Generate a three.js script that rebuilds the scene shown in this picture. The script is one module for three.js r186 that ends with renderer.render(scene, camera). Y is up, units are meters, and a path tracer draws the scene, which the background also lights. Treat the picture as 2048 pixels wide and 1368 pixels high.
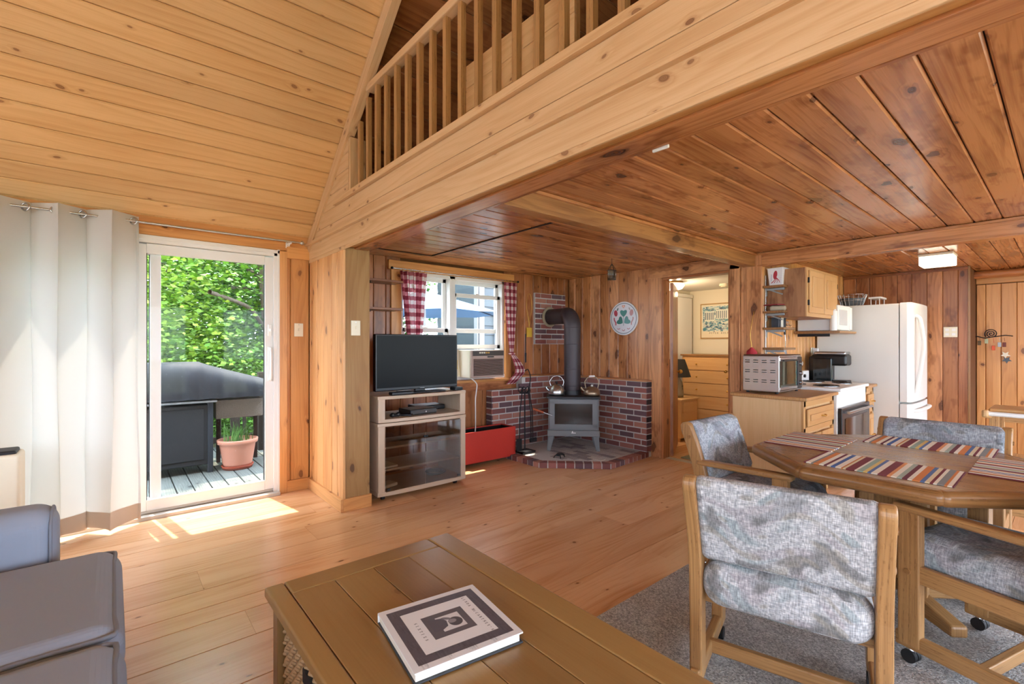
import * as THREE from 'three';
import { RoundedBoxGeometry } from 'three/addons/geometries/RoundedBoxGeometry.js';
import { mergeGeometries } from 'three/addons/utils/BufferGeometryUtils.js';
import { RectAreaLightUniformsLib } from 'three/addons/lights/RectAreaLightUniformsLib.js';
RectAreaLightUniformsLib.init();

// ---------- camera, sky, sun, exposure ----------
const scene = new THREE.Scene();
const camera = new THREE.PerspectiveCamera(71.857, 2048 / 1368, 0.05, 200);
camera.position.set(0, 1.3, 0);
camera.lookAt(0.646, 1.3, -0.7634);
camera.setViewOffset(2048, 1368, 0, -4.4, 2048, 1368);
const renderer = new THREE.WebGLRenderer({ antialias: true });
renderer.toneMapping = THREE.LinearToneMapping;
renderer.toneMappingExposure = 1.42;
renderer.shadowMap.enabled = true;
scene.background = new THREE.Color().setRGB(6.6, 7.7, 9.2);   // bright hazy summer sky
const sun = new THREE.DirectionalLight(0xfff2dc, 10);
sun.position.set(-0.9, 14, -9.0); sun.target.position.set(0, 0, -4.1); sun.castShadow = true;
sun.shadow.radius = 1.2; sun.shadow.mapSize.set(2048, 2048);
Object.assign(sun.shadow.camera, { left: -10, right: 10, top: 10, bottom: -10, near: 0.5, far: 40 });
scene.add(sun, sun.target);

// ---------- helpers ----------
let seed = 7;
const rnd = () => { seed = (seed * 1664525 + 1013904223) >>> 0; return seed / 4294967296; };
const rr = (a, b) => a + (b - a) * rnd();
const PI = Math.PI, V3 = (x, y, z) => new THREE.Vector3(x, y, z);
const used = {};
const numbered = (n) => { used[n] = (used[n] ?? -1) + 1; return used[n] ? n + '_' + String(used[n]).padStart(3, '0') : n; };
const shade = (o) => { o.traverse((m) => { if (m.isMesh) { m.castShadow = true; m.receiveShadow = true; } }); return o; };
function tag(o, label, category, group) { o.userData.label = label; o.userData.category = category; if (group) o.userData.group = group; return o; }
function thing(name, label, category, [x, y, z] = [0, 0, 0], turn = 0, group) {
  const o = new THREE.Group(); o.name = numbered(name); o.position.set(x, y, z); o.rotation.y = turn; scene.add(o); return tag(o, label, category, group);
}
function part(name, geo, mat, parent) {
  const m = new THREE.Mesh(Array.isArray(geo) ? merge(geo) : geo, mat); m.name = name; m.castShadow = m.receiveShadow = true; parent.add(m); return m;
}
function single(name, geo, mat, label, category, pos, turn = 0, group) {
  const m = part(numbered(name), geo, mat, scene); if (pos) m.position.set(...pos); m.rotation.y = turn; return tag(m, label, category, group);
}
function struct(name, geo, mat, label) { const m = part(name, geo, mat, scene); m.userData.kind = 'structure'; m.userData.label = label; return m; }
function merge(gs) {
  return mergeGeometries(gs.map((g) => { const n = g.index ? g.toNonIndexed() : g; for (const k of Object.keys(n.attributes)) if (!['position', 'normal', 'uv'].includes(k)) n.deleteAttribute(k); return n; }));
}
const mv = (g, x = 0, y = 0, z = 0, rx = 0, ry = 0, rz = 0) => { if (rx) g.rotateX(rx); if (ry) g.rotateY(ry); if (rz) g.rotateZ(rz); return g.translate(x, y, z); };
const bx = (w, h, d, x = 0, y = 0, z = 0) => new THREE.BoxGeometry(w, h, d).translate(x, y, z);
const rb = (w, h, d, r = 0.004, x = 0, y = 0, z = 0, s = 1) => new RoundedBoxGeometry(w, h, d, s, Math.min(r, w / 2.01, h / 2.01, d / 2.01)).translate(x, y, z);
const cy = (r1, r2, h, x = 0, y = 0, z = 0, n = 24) => new THREE.CylinderGeometry(r1, r2, h, n).translate(x, y, z);
const sp = (r, x = 0, y = 0, z = 0, n = 16) => new THREE.SphereGeometry(r, n, Math.max(6, n >> 1)).translate(x, y, z);
const tube = (pts, r, n = 24, k = 8, closed = false) => new THREE.TubeGeometry(new THREE.CatmullRomCurve3(pts.map((p) => V3(...p)), closed, 'catmullrom', 0.3), n, r, k, closed);
const lathe = (pts, n = 32) => new THREE.LatheGeometry(pts.map((p) => new THREE.Vector2(...p)), n);
// uv in wood-tile units (2.4 m along the grain, 0.6 m across), grain along the given axis
function grain(g, axis = 0, tl = 2.4, tw = 0.6) {
  g = g.index ? g.toNonIndexed() : g; const p = g.attributes.position, n = g.attributes.normal, uv = new Float32Array(p.count * 2), ou = rnd(), ov = rnd();
  for (let i = 0; i < p.count; i++) {
    const q = [p.getX(i), p.getY(i), p.getZ(i)], m = [n.getX(i), n.getY(i), n.getZ(i)].map(Math.abs), others = [0, 1, 2].filter((k) => k !== axis);
    let u, v;
    if (m[axis] > 0.8) { u = q[others[0]] * 0.3; v = q[others[1]]; } else { u = q[axis]; v = m[others[0]] > m[others[1]] ? q[others[1]] : q[others[0]]; }
    uv[2 * i] = u / tl + ou; uv[2 * i + 1] = v / tw + ov;
  }
  g.setAttribute('uv', new THREE.BufferAttribute(uv, 2)); return g;
}
const wb = (w, h, d, x, y, z, axis = 0, r = 0.003) => grain(rb(w, h, d, r, x, y, z), axis);
// box uv in metres on each face
function metric(g, s = 1) {
  g = g.index ? g.toNonIndexed() : g; const p = g.attributes.position, n = g.attributes.normal, uv = new Float32Array(p.count * 2);
  for (let i = 0; i < p.count; i++) {
    const a = Math.abs(n.getX(i)), b = Math.abs(n.getY(i)), c = Math.abs(n.getZ(i)), x = p.getX(i), y = p.getY(i), z = p.getZ(i);
    const [u, v] = b >= a && b >= c ? [x, z] : a >= c ? [z, y] : [x, y]; uv[2 * i] = u / s; uv[2 * i + 1] = v / s;
  }
  g.setAttribute('uv', new THREE.BufferAttribute(uv, 2)); return g;
}
// one plank: a along dir A from a0 to a1, c across dir C from c0 to c1, face at O with outward normal N, thickness t, chamfer b
function plank(O, A, C, N, a0, a1, c0, c1, t = 0.018, b = 0.004, gap = 0.001) {
  const cs = [[c0 + gap, -t], [c0 + gap, -b], [c0 + gap + b, 0], [c1 - gap - b, 0], [c1 - gap, -b], [c1 - gap, -t]];
  const P = (a, [c, n]) => V3().copy(O).addScaledVector(A, a).addScaledVector(C, c).addScaledVector(N, n);
  const pos = [], nor = [], uv = [], ou = rnd(), ov = rnd();
  const tri = (ps, us) => { const n = V3().subVectors(ps[1], ps[0]).cross(V3().subVectors(ps[2], ps[0])).normalize(); ps.forEach((p, i) => { pos.push(p.x, p.y, p.z); nor.push(n.x, n.y, n.z); uv.push(us[i][0] / 2.4 + ou, us[i][1] / 0.6 + ov); }); };
  const flip = V3().crossVectors(A, C).dot(N) < 0;
  const quad = (p, u) => { if (flip) { p = [p[0], p[3], p[2], p[1]]; u = [u[0], u[3], u[2], u[1]]; } tri([p[0], p[1], p[2]], [u[0], u[1], u[2]]); tri([p[0], p[2], p[3]], [u[0], u[2], u[3]]); };
  for (let i = 0; i < 5; i++) { const k = cs[i], l = cs[i + 1], vk = k[0] + k[1], vl = l[0] + l[1]; quad([P(a0, k), P(a1, k), P(a1, l), P(a0, l)], [[a0, vk], [a1, vk], [a1, vl], [a0, vl]]); }
  for (const [a, s] of [[a0, 1], [a1, -1]]) { const e = [cs[0], cs[5], cs[3], cs[2]].map((c) => P(a, c)); quad(s > 0 ? [e[0], e[3], e[2], e[1]] : e, [[0, 0], [0, c1 - c0], [t, c1 - c0], [t, 0]]); }
  const g = new THREE.BufferGeometry(); g.setAttribute('position', new THREE.Float32BufferAttribute(pos, 3)); g.setAttribute('normal', new THREE.Float32BufferAttribute(nor, 3)); g.setAttribute('uv', new THREE.Float32BufferAttribute(uv, 2)); return g;
}
const pick = (a) => a[Math.floor(rnd() * a.length)];
// rows of planks: edges = list of across positions; cuts(c0,c1) -> list of [a0,a1]
function planks(parent, name, mats, O, A, C, N, edges, cuts, t, b, gap) {
  for (let i = 0; i + 1 < edges.length; i++) for (const [a0, a1] of cuts(edges[i], edges[i + 1], i)) if (a1 - a0 > 0.02) part(name, plank(O, A, C, N, a0, a1, edges[i], edges[i + 1], t, b, gap), pick(mats), parent);
}
const range = (a, b, s) => { const r = []; for (let x = a; x < b - s * 0.3; x += s) r.push(x); r.push(b); return r; };
const X = V3(1, 0, 0), Y = V3(0, 1, 0), Z = V3(0, 0, 1), nX = V3(-1, 0, 0), nY = V3(0, -1, 0), nZ = V3(0, 0, -1);
const wallShape = (outline, holes = []) => { const s = new THREE.Shape(outline.map((p) => new THREE.Vector2(...p))); for (const [x0, y0, x1, y1] of holes) s.holes.push(new THREE.Path([[x0, y0], [x0, y1], [x1, y1], [x1, y0]].map((p) => new THREE.Vector2(...p)))); return s; };
// a wall in the x-y plane, its inner face at z, thickness behind it towards -z (dir -1) or +z
const wallZ = (outline, holes, z, t, dir) => new THREE.ExtrudeGeometry(wallShape(outline, holes), { depth: t, bevelEnabled: false }).translate(0, 0, dir < 0 ? z - t : z);
// a wall in the z-y plane (outline in [z, y]), inner face at x, thickness towards dir
const wallX = (outline, holes, x, t, dir) => { const g = new THREE.ExtrudeGeometry(wallShape(outline.map(([z, y]) => [-z, y]), holes.map(([z0, y0, z1, y1]) => [-z1, y0, -z0, y1])), { depth: t, bevelEnabled: false }); g.rotateY(PI / 2); return g.translate(dir < 0 ? x - t : x, 0, 0); };

// ---------- textures ----------
function pnoise(px, py, sd) {
  const T = new Float32Array(px * py); let s = (sd * 2654435761) >>> 0; for (let i = 0; i < T.length; i++) { s = (s * 1664525 + 1013904223) >>> 0; T[i] = s / 4294967296; }
  return (x, y) => { x *= px; y *= py; const xi = Math.floor(x), yi = Math.floor(y); let fx = x - xi, fy = y - yi; fx = fx * fx * (3 - 2 * fx); fy = fy * fy * (3 - 2 * fy);
    const x0 = ((xi % px) + px) % px, x1 = (x0 + 1) % px, y0 = (((yi % py) + py) % py) * px, y1 = ((((yi + 1) % py) + py) % py) * px;
    return (T[y0 + x0] * (1 - fx) + T[y0 + x1] * fx) * (1 - fy) + (T[y1 + x0] * (1 - fx) + T[y1 + x1] * fx) * fy; };
}
function dataTex(w, h, f, srgb = true) {
  const d = new Uint8Array(w * h * 4); for (let j = 0; j < h; j++) for (let i = 0; i < w; i++) { const c = f((i + 0.5) / w, (j + 0.5) / h); const k = (j * w + i) * 4; for (let n = 0; n < 3; n++) d[k + n] = Math.max(0, Math.min(255, c[n])); d[k + 3] = 255; }
  const t = new THREE.DataTexture(d, w, h); t.wrapS = t.wrapT = THREE.RepeatWrapping; t.magFilter = THREE.LinearFilter; t.minFilter = THREE.LinearMipmapLinearFilter; t.generateMipmaps = true; if (srgb) t.colorSpace = THREE.SRGBColorSpace; t.needsUpdate = true; return t;
}
const mix = (a, b, t) => [a[0] + (b[0] - a[0]) * t, a[1] + (b[1] - a[1]) * t, a[2] + (b[2] - a[2]) * t];
const hex = (h) => [(h >> 16) & 255, (h >> 8) & 255, h & 255];
function woodTex({ light, dark, knot, knots = 9, rings = 26, ringAmt = 0.5, streak = 0.35, patch = 0.3, pores = 0, kmin = 0.008, kmax = 0.02, blotch = 0, sd = 1, w = 1024, h = 512 }) {
  const n1 = pnoise(3, 5, sd), n2 = pnoise(9, 24, sd + 1), n3 = pnoise(24, 220, sd + 2), n4 = pnoise(4, 7, sd + 3), n5 = pnoise(160, 300, sd + 4), n6 = pnoise(48, 24, sd + 5), n7 = pnoise(60, 30, sd + 6), n8 = pnoise(14, 10, sd + 7);
  let s = sd * 977 + 13; const r = () => { s = (s * 1664525 + 1013904223) >>> 0; return s / 4294967296; };
  const K = []; for (let i = 0; i < knots; i++) K.push([r(), r(), kmin + (kmax - kmin) * r() ** 2, 0.25 + r() * 0.75, 1.1 + r() * 1.3, (r() - 0.5) * 0.8]);
  const L = hex(light), D = hex(dark), Q = hex(knot);
  return dataTex(w, h, (u, v) => {
    let warp = 0, kd = 9, ks = 1; const wob = 0.7 + 0.6 * n7(u, v);
    for (const k of K) { let du = u - k[0], dv = v - k[1]; du -= Math.round(du); dv -= Math.round(dv); du *= 2.4; dv *= 0.6; dv += du * k[5] * 0.4; const a = Math.hypot(du / (k[2] * k[4]), dv / k[2]) * wob; if (a < 7) { const e = Math.exp(-a * a / 5); warp += e * 1.8 * Math.sign(dv) * Math.min(1, Math.abs(dv) / k[2] * 1.2); } if (a < kd) { kd = a; ks = k[3]; } }
    const ph = v * rings + 2.6 * n1(u, v) + 0.5 * n2(u, v) - warp, f = ph - Math.floor(ph);
    const ring = f < 0.82 ? (f / 0.82) ** 2.2 : 1 - (f - 0.82) / 0.18;
    let t = ringAmt * ring * (0.3 + n4(v, u)) + streak * (n3(u, v) - 0.5) + patch * (n4(u, v) - 0.35);
    if (blotch) { const q = n8(u, v) * 0.7 + n7(u, v) * 0.3; if (q > 0.62) t += blotch * Math.min(1, (q - 0.62) * 5); }
    if (pores) t += pores * (n5(u, v) > 0.72 && n6(u, v) > 0.45 ? 1 : 0) * (0.4 + ring);
    let c = mix(L, D, Math.max(0, Math.min(1.25, t)));
    if (kd < 3.5) { const halo = Math.max(0, 1 - kd / 3.5) ** 1.6 * 0.75 * (0.4 + 0.6 * ks); c = mix(c, mix(D, Q, 0.35), halo); if (kd < 1.25) { const core = Math.max(0, Math.min(1, (1.25 - kd) / 0.4)), rim = Math.exp(-(((kd - 0.95) / 0.16) ** 2)); c = mix(c, Q, Math.min(1, core * (0.35 + 0.45 * ks) * (0.75 + 0.25 * Math.sin(kd * 18)) + 0.35 * rim * ks)); } }
    return c;
  });
}
const std = (o) => new THREE.MeshStandardMaterial(o), phy = (o) => new THREE.MeshPhysicalMaterial(o);
const tints = (base, list) => list.map((k) => { const m = base.clone(); m.color = new THREE.Color().setRGB(k[0], k[1], k[2]); return m; });
const T = {
  roof: woodTex({ light: 0xdfb681, dark: 0xbf8c52, knot: 0x74492a, knots: 9, rings: 12, ringAmt: 0.32, streak: 0.26, patch: 0.4, sd: 3, kmin: .005, kmax: .017 }),
  amber: woodTex({ light: 0xdba061, dark: 0xad6d36, knot: 0x4a2614, knots: 9, rings: 12, ringAmt: 0.34, streak: 0.26, patch: 0.6, sd: 11, kmin: .006, kmax: .022 }),
  stain: woodTex({ light: 0xc58c5e, dark: 0x84502e, knot: 0x3a1c10, knots: 9, rings: 15, ringAmt: 0.45, streak: 0.3, patch: 0.9, blotch: 0.45, sd: 21, kmin: .006, kmax: .028 }),
  floor: woodTex({ light: 0xe2b489, dark: 0xc48c58, knot: 0x4a2a18, knots: 8, rings: 11, ringAmt: 0.32, streak: 0.34, patch: 0.5, sd: 31, kmin: .004, kmax: .010 }),
  oak: woodTex({ light: 0xb9905f, dark: 0x7c5936, knot: 0x4a2f18, knots: 0, rings: 34, ringAmt: 0.34, streak: 0.5, patch: 0.4, pores: 0.3, sd: 41 }),
  grey: woodTex({ light: 0x8b8d86, dark: 0x565a56, knot: 0x33342f, knots: 6, rings: 26, ringAmt: 0.5, streak: 0.7, patch: 0.5, sd: 51, w: 512, h: 256 }),
  plain: woodTex({ light: 0xd9b383, dark: 0xc49660, knot: 0x8a5a30, knots: 1, rings: 10, ringAmt: 0.25, streak: 0.35, patch: 0.3, sd: 61, w: 512, h: 256 }),
};
const grit = dataTex(256, 256, (() => { const a = pnoise(128, 128, 5), b = pnoise(40, 40, 6), c = pnoise(9, 9, 7); return (u, v) => { const k = 255 * (0.45 * a(u, v) + 0.35 * b(u, v) + 0.2 * c(u, v)); return [k, k, k]; }; })(), false);
const weave = dataTex(256, 256, (u, v) => { const a = Math.sin(u * 128 * PI), b = Math.sin(v * 128 * PI), k = 128 + 90 * (((Math.floor(u * 64) + Math.floor(v * 64)) & 1) ? a * a : b * b) - 45; return [k, k, k]; }, false);
const M = {};
const wood = (t, rough, list, extra = {}) => tints(std({ map: t, roughness: rough, ...extra }), list);
M.roof = wood(T.roof, 0.45, [[.93, .91, .88], [.97, .93, .87], [.86, .83, .8]]);
M.fascia = wood(T.roof, 0.5, [[.86, .87, .98]])[0]; M.fasciaTrim = wood(T.roof, 0.4, [[0.84, 0.72, 0.55]])[0];
M.amber = wood(T.amber, 0.35, [[1, 1, 1], [1.06, 1.05, 1.02], [0.9, 0.87, 0.83]]);
M.pale = wood(T.amber, 0.4, [[1.0, 1.06, 1.2], [0.93, 0.96, 1.05], [1.06, 1.15, 1.4]]);
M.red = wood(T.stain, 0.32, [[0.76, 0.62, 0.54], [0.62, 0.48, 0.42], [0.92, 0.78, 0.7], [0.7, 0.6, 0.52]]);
M.ceil = wood(T.stain, 0.22, [[1.02, 0.98, 0.92], [0.84, 0.76, 0.68], [1.14, 1.1, 1.04], [0.95, 0.9, 0.82]]);
M.stove = wood(T.stain, 0.34, [[1.2, 1.2, 1.2], [1.05, 1.0, 0.92], [1.32, 1.4, 1.5], [0.95, 0.88, 0.78], [1.3, 1.22, 1.05]]);
M.floor = wood(T.floor, 0.25, [[1, 1, 1], [1.05, 1.03, 1.0], [0.93, 0.9, 0.87]]);
M.oak = wood(T.oak, 0.36, [[.8, .74, .68], [.9, .84, .78]]); M.oakDark = wood(T.oak, 0.3, [[0.62, 0.53, 0.45]])[0]; M.oakPale = wood(T.oak, 0.45, [[1.3, 1.32, 1.3]])[0];
M.deck = wood(T.grey, 0.8, [[.5, .52, .5], [.44, .47, .46], [.56, .56, .53]]);
M.plain = wood(T.plain, 0.4, [[1, 1, 1], [0.9, 0.82, 0.7], [0.78, 0.66, 0.5]]);
M.beige = wood(T.plain, 0.45, [[0.76, 0.9, 1.3]])[0];
M.dark = std({ color: 0x2a150b, roughness: 0.8 });
M.white = std({ color: 0xe9e9e6, roughness: 0.35 }); M.vinyl = std({ color: 0xe4e3e0, roughness: 0.4 }); M.ivory = std({ color: 0xe6dfc8, roughness: 0.4 });
M.black = std({ color: 0x141518, roughness: 0.35 }); M.rubber = std({ color: 0x18181a, roughness: 0.6 }); M.iron = std({ color: 0x26262a, roughness: 0.55, metalness: 0.5 });
M.steel = std({ color: 0xb9bbbd, roughness: 0.25, metalness: 0.95 }); M.brass = std({ color: 0xc79a4a, roughness: 0.3, metalness: 0.9 }); M.chrome = std({ color: 0xd6d8da, roughness: 0.12, metalness: 1 });
M.glass = phy({ color: 0xffffff, transmission: 1, thickness: 0, roughness: 0.02, ior: 1.45, specularIntensity: 0.15 });
M.paint = std({ color: 0xe7dfca, roughness: 0.8 }); M.ceilPaint = std({ color: 0xe2e0da, roughness: 0.9 });
M.mortar = std({ color: 0xc4c0bc, roughness: 0.95, bumpMap: grit, bumpScale: 0.003 });
M.brick = [0x9a6058, 0x8a524d, 0xa56e62, 0x7d4e4b, 0x6a5157, 0xae7a6a].map((c) => std({ color: c, roughness: 0.9, bumpMap: grit, bumpScale: 0.004 }));
// ---------- the shell: walls, floor, roof, beams ----------
const ZN = -4.45, XB = 1.36, XE = 4.79, ZK = -1.94, CE = 2.185, ZS = 2.65, XW = -3.0, XF = 8.1;
const wallMat = std({ color: 0x6b4426, roughness: 0.8 }), roofMat = std({ map: T.roof, roughness: 0.6 });
const wallN = struct('wall_north', wallZ([[XW - .15, 0], [XF + .15, 0], [XF + .15, 2.3], [XW - .15, 2.3]], [[-0.8, 0.03, 1.107, 2.11], [2.26, 0.9, 3.64, 2.06]], ZN - .018, .14, -1), wallMat, 'knotty pine wall with the sliding door and the double window');
const wallW = struct('wall_west', wallX([[ZN - .15, 0], [ZS + .15, 0], [ZS + .15, 2.2], [-.9, 5.25], [ZN - .15, 2.2]], [[-3.2, .8, -1.6, 2.1], [-.7, .35, 1.9, 2.2]], XW, .15, -1), std({ map: T.amber, roughness: .5 }), 'gable wall behind the camera with tall windows added for daylight');  // window openings added here to bring more daylight inside
const wallS = struct('wall_south', wallZ([[XW - .15, 0], [XF + .15, 0], [XF + .15, 2.3], [XW - .15, 2.3]], [[-2.6, .25, -.3, 2.1], [0, .25, 1.2, 2.1], [1.75, .2, 4.7, 2.1], [5.0, .2, 7.8, 2.1]], ZS, .15, 1), std({ map: T.amber, roughness: .5 }), 'wall behind the camera with wide windows added for daylight');  // openings added and widened so daylight reaches the dining side
const wallE = struct('wall_east', wallX([[ZN - .15, 0], [ZS + .15, 0], [ZS + .15, 2.2], [-.9, 5.25], [ZN - .15, 2.2]], [], XF, .15, 1), wallMat, 'far end wall behind kitchen passage');
const floorS = struct('floor', bx(XF - XW + .3, .1, ZS - ZN + .3, (XF + XW) / 2, -.072, (ZS + ZN) / 2), M.dark, 'wide plank pine floor');
const slab = (p0, p1) => { const s = new THREE.Shape([[-p0[0], p0[1]], [-p1[0], p1[1]], [-p1[0], p1[1] + .18], [-p0[0], p0[1] + .18]].map((p) => new THREE.Vector2(...p))); return new THREE.ExtrudeGeometry(s, { depth: XF - XW + .4, bevelEnabled: false }).rotateY(PI / 2).translate(XW - .2, 0, 0); };
const K = Math.hypot(1, .81);
const roofN = struct('ceiling_slope', slab([ZN - .16, 2.24 - .81 * .16 + .02], [-.9, 5.1155 + .02]), roofMat, 'sloping board ceiling of the tall living room');
struct('ceiling_slope_001', slab([ZS + .16, 2.24 - .81 * .16 + .02], [-.9, 5.1155 + .02]), roofMat, 'second roof slope behind the camera');
// roof boards
{
  const O = V3(0, 2.24, ZN), C = V3(0, .81, 1).normalize(), N = V3(0, -1, .81).normalize();
  const ed = range(.02, 3.55 * K, .1358).map((c, i) => c + .012);
  planks(roofN, 'roof_board', M.roof, O, X, C, N, ed, (a, b, i) => [[XW, XB + .03]], .018, .006, .0022);
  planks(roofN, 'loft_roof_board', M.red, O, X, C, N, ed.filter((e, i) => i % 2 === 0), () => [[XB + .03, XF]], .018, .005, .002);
}
// floor planks
{
  const ed = [-4.45, -4.2, -3.98, -3.76, -3.523, -3.23, -2.96, -2.755, -2.605, -2.36, -2.05, -1.75, -1.45, -1.15, -.85, -.56, -.27, .04, .35, .66, 1, 1.4, 1.8, 2.2, 2.65];
  planks(floorS, 'floor_plank', M.floor, V3(0, 0, 0), X, Z, Y, ed, (c0) => { const r = []; let a = XW; while (a < XF) { let b = a + (a === XW ? rr(1.2, 4.5) : rr(2.6, 4.5)); if (XF - b < 1) b = XF; r.push([a + .0006, Math.min(b, XF)]); a = b; } return r; }, .022, .0022, .0012);
}
// loft deck (closes the dining ceiling) and dining ceiling boards
const loftDeck = struct('ceiling', bx(XF - 1.57, .2, ZS - ZN, (XF + 1.57) / 2, CE + .118, (ZS + ZN) / 2), M.dark, 'dark stained board ceiling below the loft');
{
  const O = V3(0, CE, 0), ed = []; for (let z = -.159 - .1455 * 29; z < ZS + .1; z += .1455) ed.push(Math.max(ZN, Math.min(ZS, z))); if (ed[0] > ZN + .01) ed.unshift(ZN);
  planks(loftDeck, 'ceiling_board', M.ceil, O, X, Z, nY, ed, (c0, c1) => c1 < -2.0 ? (c0 < -4.1 ? [[1.58, XE]] : [[1.58, 2.424], [2.442, XE]]) : [[1.58, XE], [XE + .1, XF]], .018, .007, .002);
  part('hatch_seam', bx(.86, .012, .014, 2.0, CE - .001, -4.113), M.dark, loftDeck); part('hatch_seam', bx(.016, .012, 2.06, 2.433, CE - .001, -3.08), M.dark, loftDeck);
}
// loft beam with its layered fascia
const loftBeam = struct('loft_beam', wb(.2, .345, ZS - ZN, XB + .112, 2.2325, (ZS + ZN) / 2, 2), M.fasciaTrim, 'long pine beam along the loft edge');
{
  const zc = (ZS + ZN) / 2 - .002, zl = ZS - ZN - .006;
  part('fascia_board', wb(.02, .125, zl, XB + .002, 2.12, zc, 2), M.fascia, loftBeam);
  part('ledge', wb(.05, .022, zl + .02, XB - .012, 2.191, zc, 2), M.fascia, loftBeam);
  part('fascia_board', wb(.018, .072, zl, XB + .003, 2.239, zc, 2), M.fascia, loftBeam);
  part('fascia_board', wb(.018, .12, zl, XB + .003, 2.337, zc, 2), M.fascia, loftBeam);
  part('shoe_rail', wb(.075, .04, zl - .68, XB + .005, 2.418, zc + .34, 2), M.fascia, loftBeam);
  part('fascia_foot', wb(.012, .03, zl, XB + .002, 2.046, zc, 2), M.fascia, loftBeam);
  part('soffit_board', wb(.11, .014, zl, XB + .15, 2.054, zc, 2), M.ceil[0], loftBeam);
  part('edge_moulding', wb(.022, .022, zl, 1.585, 2.062, zc, 2), M.ceil[1], loftBeam);
  part('loft_edge_board', wb(.22, .02, zl, XB + .13, 2.41, zc, 2), M.fascia, loftBeam);
}
const beam2 = struct('ceiling_beam', wb(3.22, .13, .085, 3.18, 2.125, -2.022, 0), M.oak[0], 'ceiling beam between stove alcove and dining area');
beam2.material = wood(T.stain, .35, [[.78, .8, .66]])[0];
part('beam_moulding', wb(3.2, .02, .02, 3.18, 2.172, -1.972, 0), M.ceil[0], beam2); part('beam_moulding', wb(3.2, .016, .03, 3.18, 2.068, -2.078, 0), M.ceil[0], beam2);
const beam3 = struct('ceiling_beam_001', wb(.1, .13, 4.6, XE + .05, 2.12, .34, 2), M.ceil[2], 'ceiling beam above the kitchen edge');
part('beam_moulding', wb(.02, .02, 4.6, XE - .008, 2.172, .34, 2), M.ceil[0], beam3); part('beam_moulding', wb(.016, .014, 4.6, XE - .006, 2.06, .34, 2), M.ceil[2], beam3);
// loft guard: infill at the eave, rake board
const loftWall = struct('wall_loft', wallX([[ZN, 2.30], [-3.5, 2.30], [-3.5, 2.98], [ZN, 2.22]], [], XB + .02, .05, 1), wallMat, 'boarded eave corner at the loft end');
planks(loftWall, 'wall_board', [M.fascia], V3(XB + .0, 0, 0), Z, Y, nX, [2.40, 2.52, 2.64, 2.76, 2.88, 3.0], (a, b) => [[Math.max(ZN, ZN + (b - 2.30) / .81 - .03), -3.52]], .018, .006, .0015);
{
  const L = 4.4, g = wb(.06, .1, L, 0, 0, 0, 2); g.rotateX(-Math.atan(.81)); const c = L / 2 / K; g.translate(XB + .012, 2.24 + .81 * c - .075, ZN + c);
  struct('trim_1', g, M.fascia, 'sloping rake board where roof meets loft');
}
// ---------- north wall claddings ----------
planks(wallN, 'wall_board', M.amber, V3(0, 0, ZN), X, Y, Z, [2.115, 2.2, 2.285, 2.36], () => [[XW, XB]], .018, .006, .0015);
planks(wallN, 'wall_board', M.amber, V3(0, 0, ZN), Y, X, Z, [1.168, 1.2, 1.36], () => [[.1, 2.06]], .018, .006, .0015);
planks(wallN, 'wall_board', M.amber, V3(0, 0, ZN), Y, X, Z, range(XW, -.8, .15), () => [[0, 2.115]], .018, .006, .0015);
part('casing', wb(.062, 2.11, .026, 1.138, 1.055, ZN + .012, 1), M.amber[0], wallN); part('casing_rail', wb(.2, .1, .024, 1.265, 2.105, ZN + .011, 0), M.amber[1], wallN);
part('baseboard', wb(.2, .1, .02, 1.265, .05, ZN + .011, 0), M.amber[2], wallN);
{ // alcove part, boards broken round the window
  const ed = [1.58, 1.7, 1.83, 1.97, 2.1, 2.26, 2.41, 2.56, 2.71, 2.86, 3.01, 3.16, 3.31, 3.46, 3.64, 3.853, 3.973, 4.121, 4.267, 4.418, 4.571, 4.695, 4.79];
  planks(wallN, 'wall_board', M.red, V3(0, 0, ZN), Y, X, Z, ed, (a, b) => a >= 2.25 && b <= 3.65 ? [[0, .9]] : [[0, CE]], .018, .006, .0015);
}
// wall stub with post
const stub = struct('wall_stub', bx(.18, 2.06, .7, 1.47, 1.03, -4.1), wallMat, 'short pine boarded wall between sliding door and television');
planks(stub, 'wall_board', M.pale, V3(XB, 0, 0), Y, Z, nX, [-4.45, -4.409, -4.242, -4.074, -3.874, -3.75], () => [[.09, 2.06]], .018, .006, .0015);
planks(stub, 'wall_board', M.red, V3(1.58, 0, 0), Y, Z, X, [-4.45, -4.3, -4.15, -4.0, -3.87, -3.75], () => [[0, 2.06]], .018, .006, .0015);
part('post', wb(.2, 2.06, .1, 1.48, 1.03, -3.69, 1), wood(T.amber, .55, [[.52, .58, .58]])[0], stub);
part('corner_board', wb(.02, 2.06, .12, 1.37, 1.03, -3.69, 1), M.pale[2], stub);
part('baseboard', wb(.02, .1, .83, 1.352, .05, -4.04, 2), M.pale[0], stub); part('baseboard', wb(.23, .1, .02, 1.475, .05, -3.632, 0), M.amber[0], stub);
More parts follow.
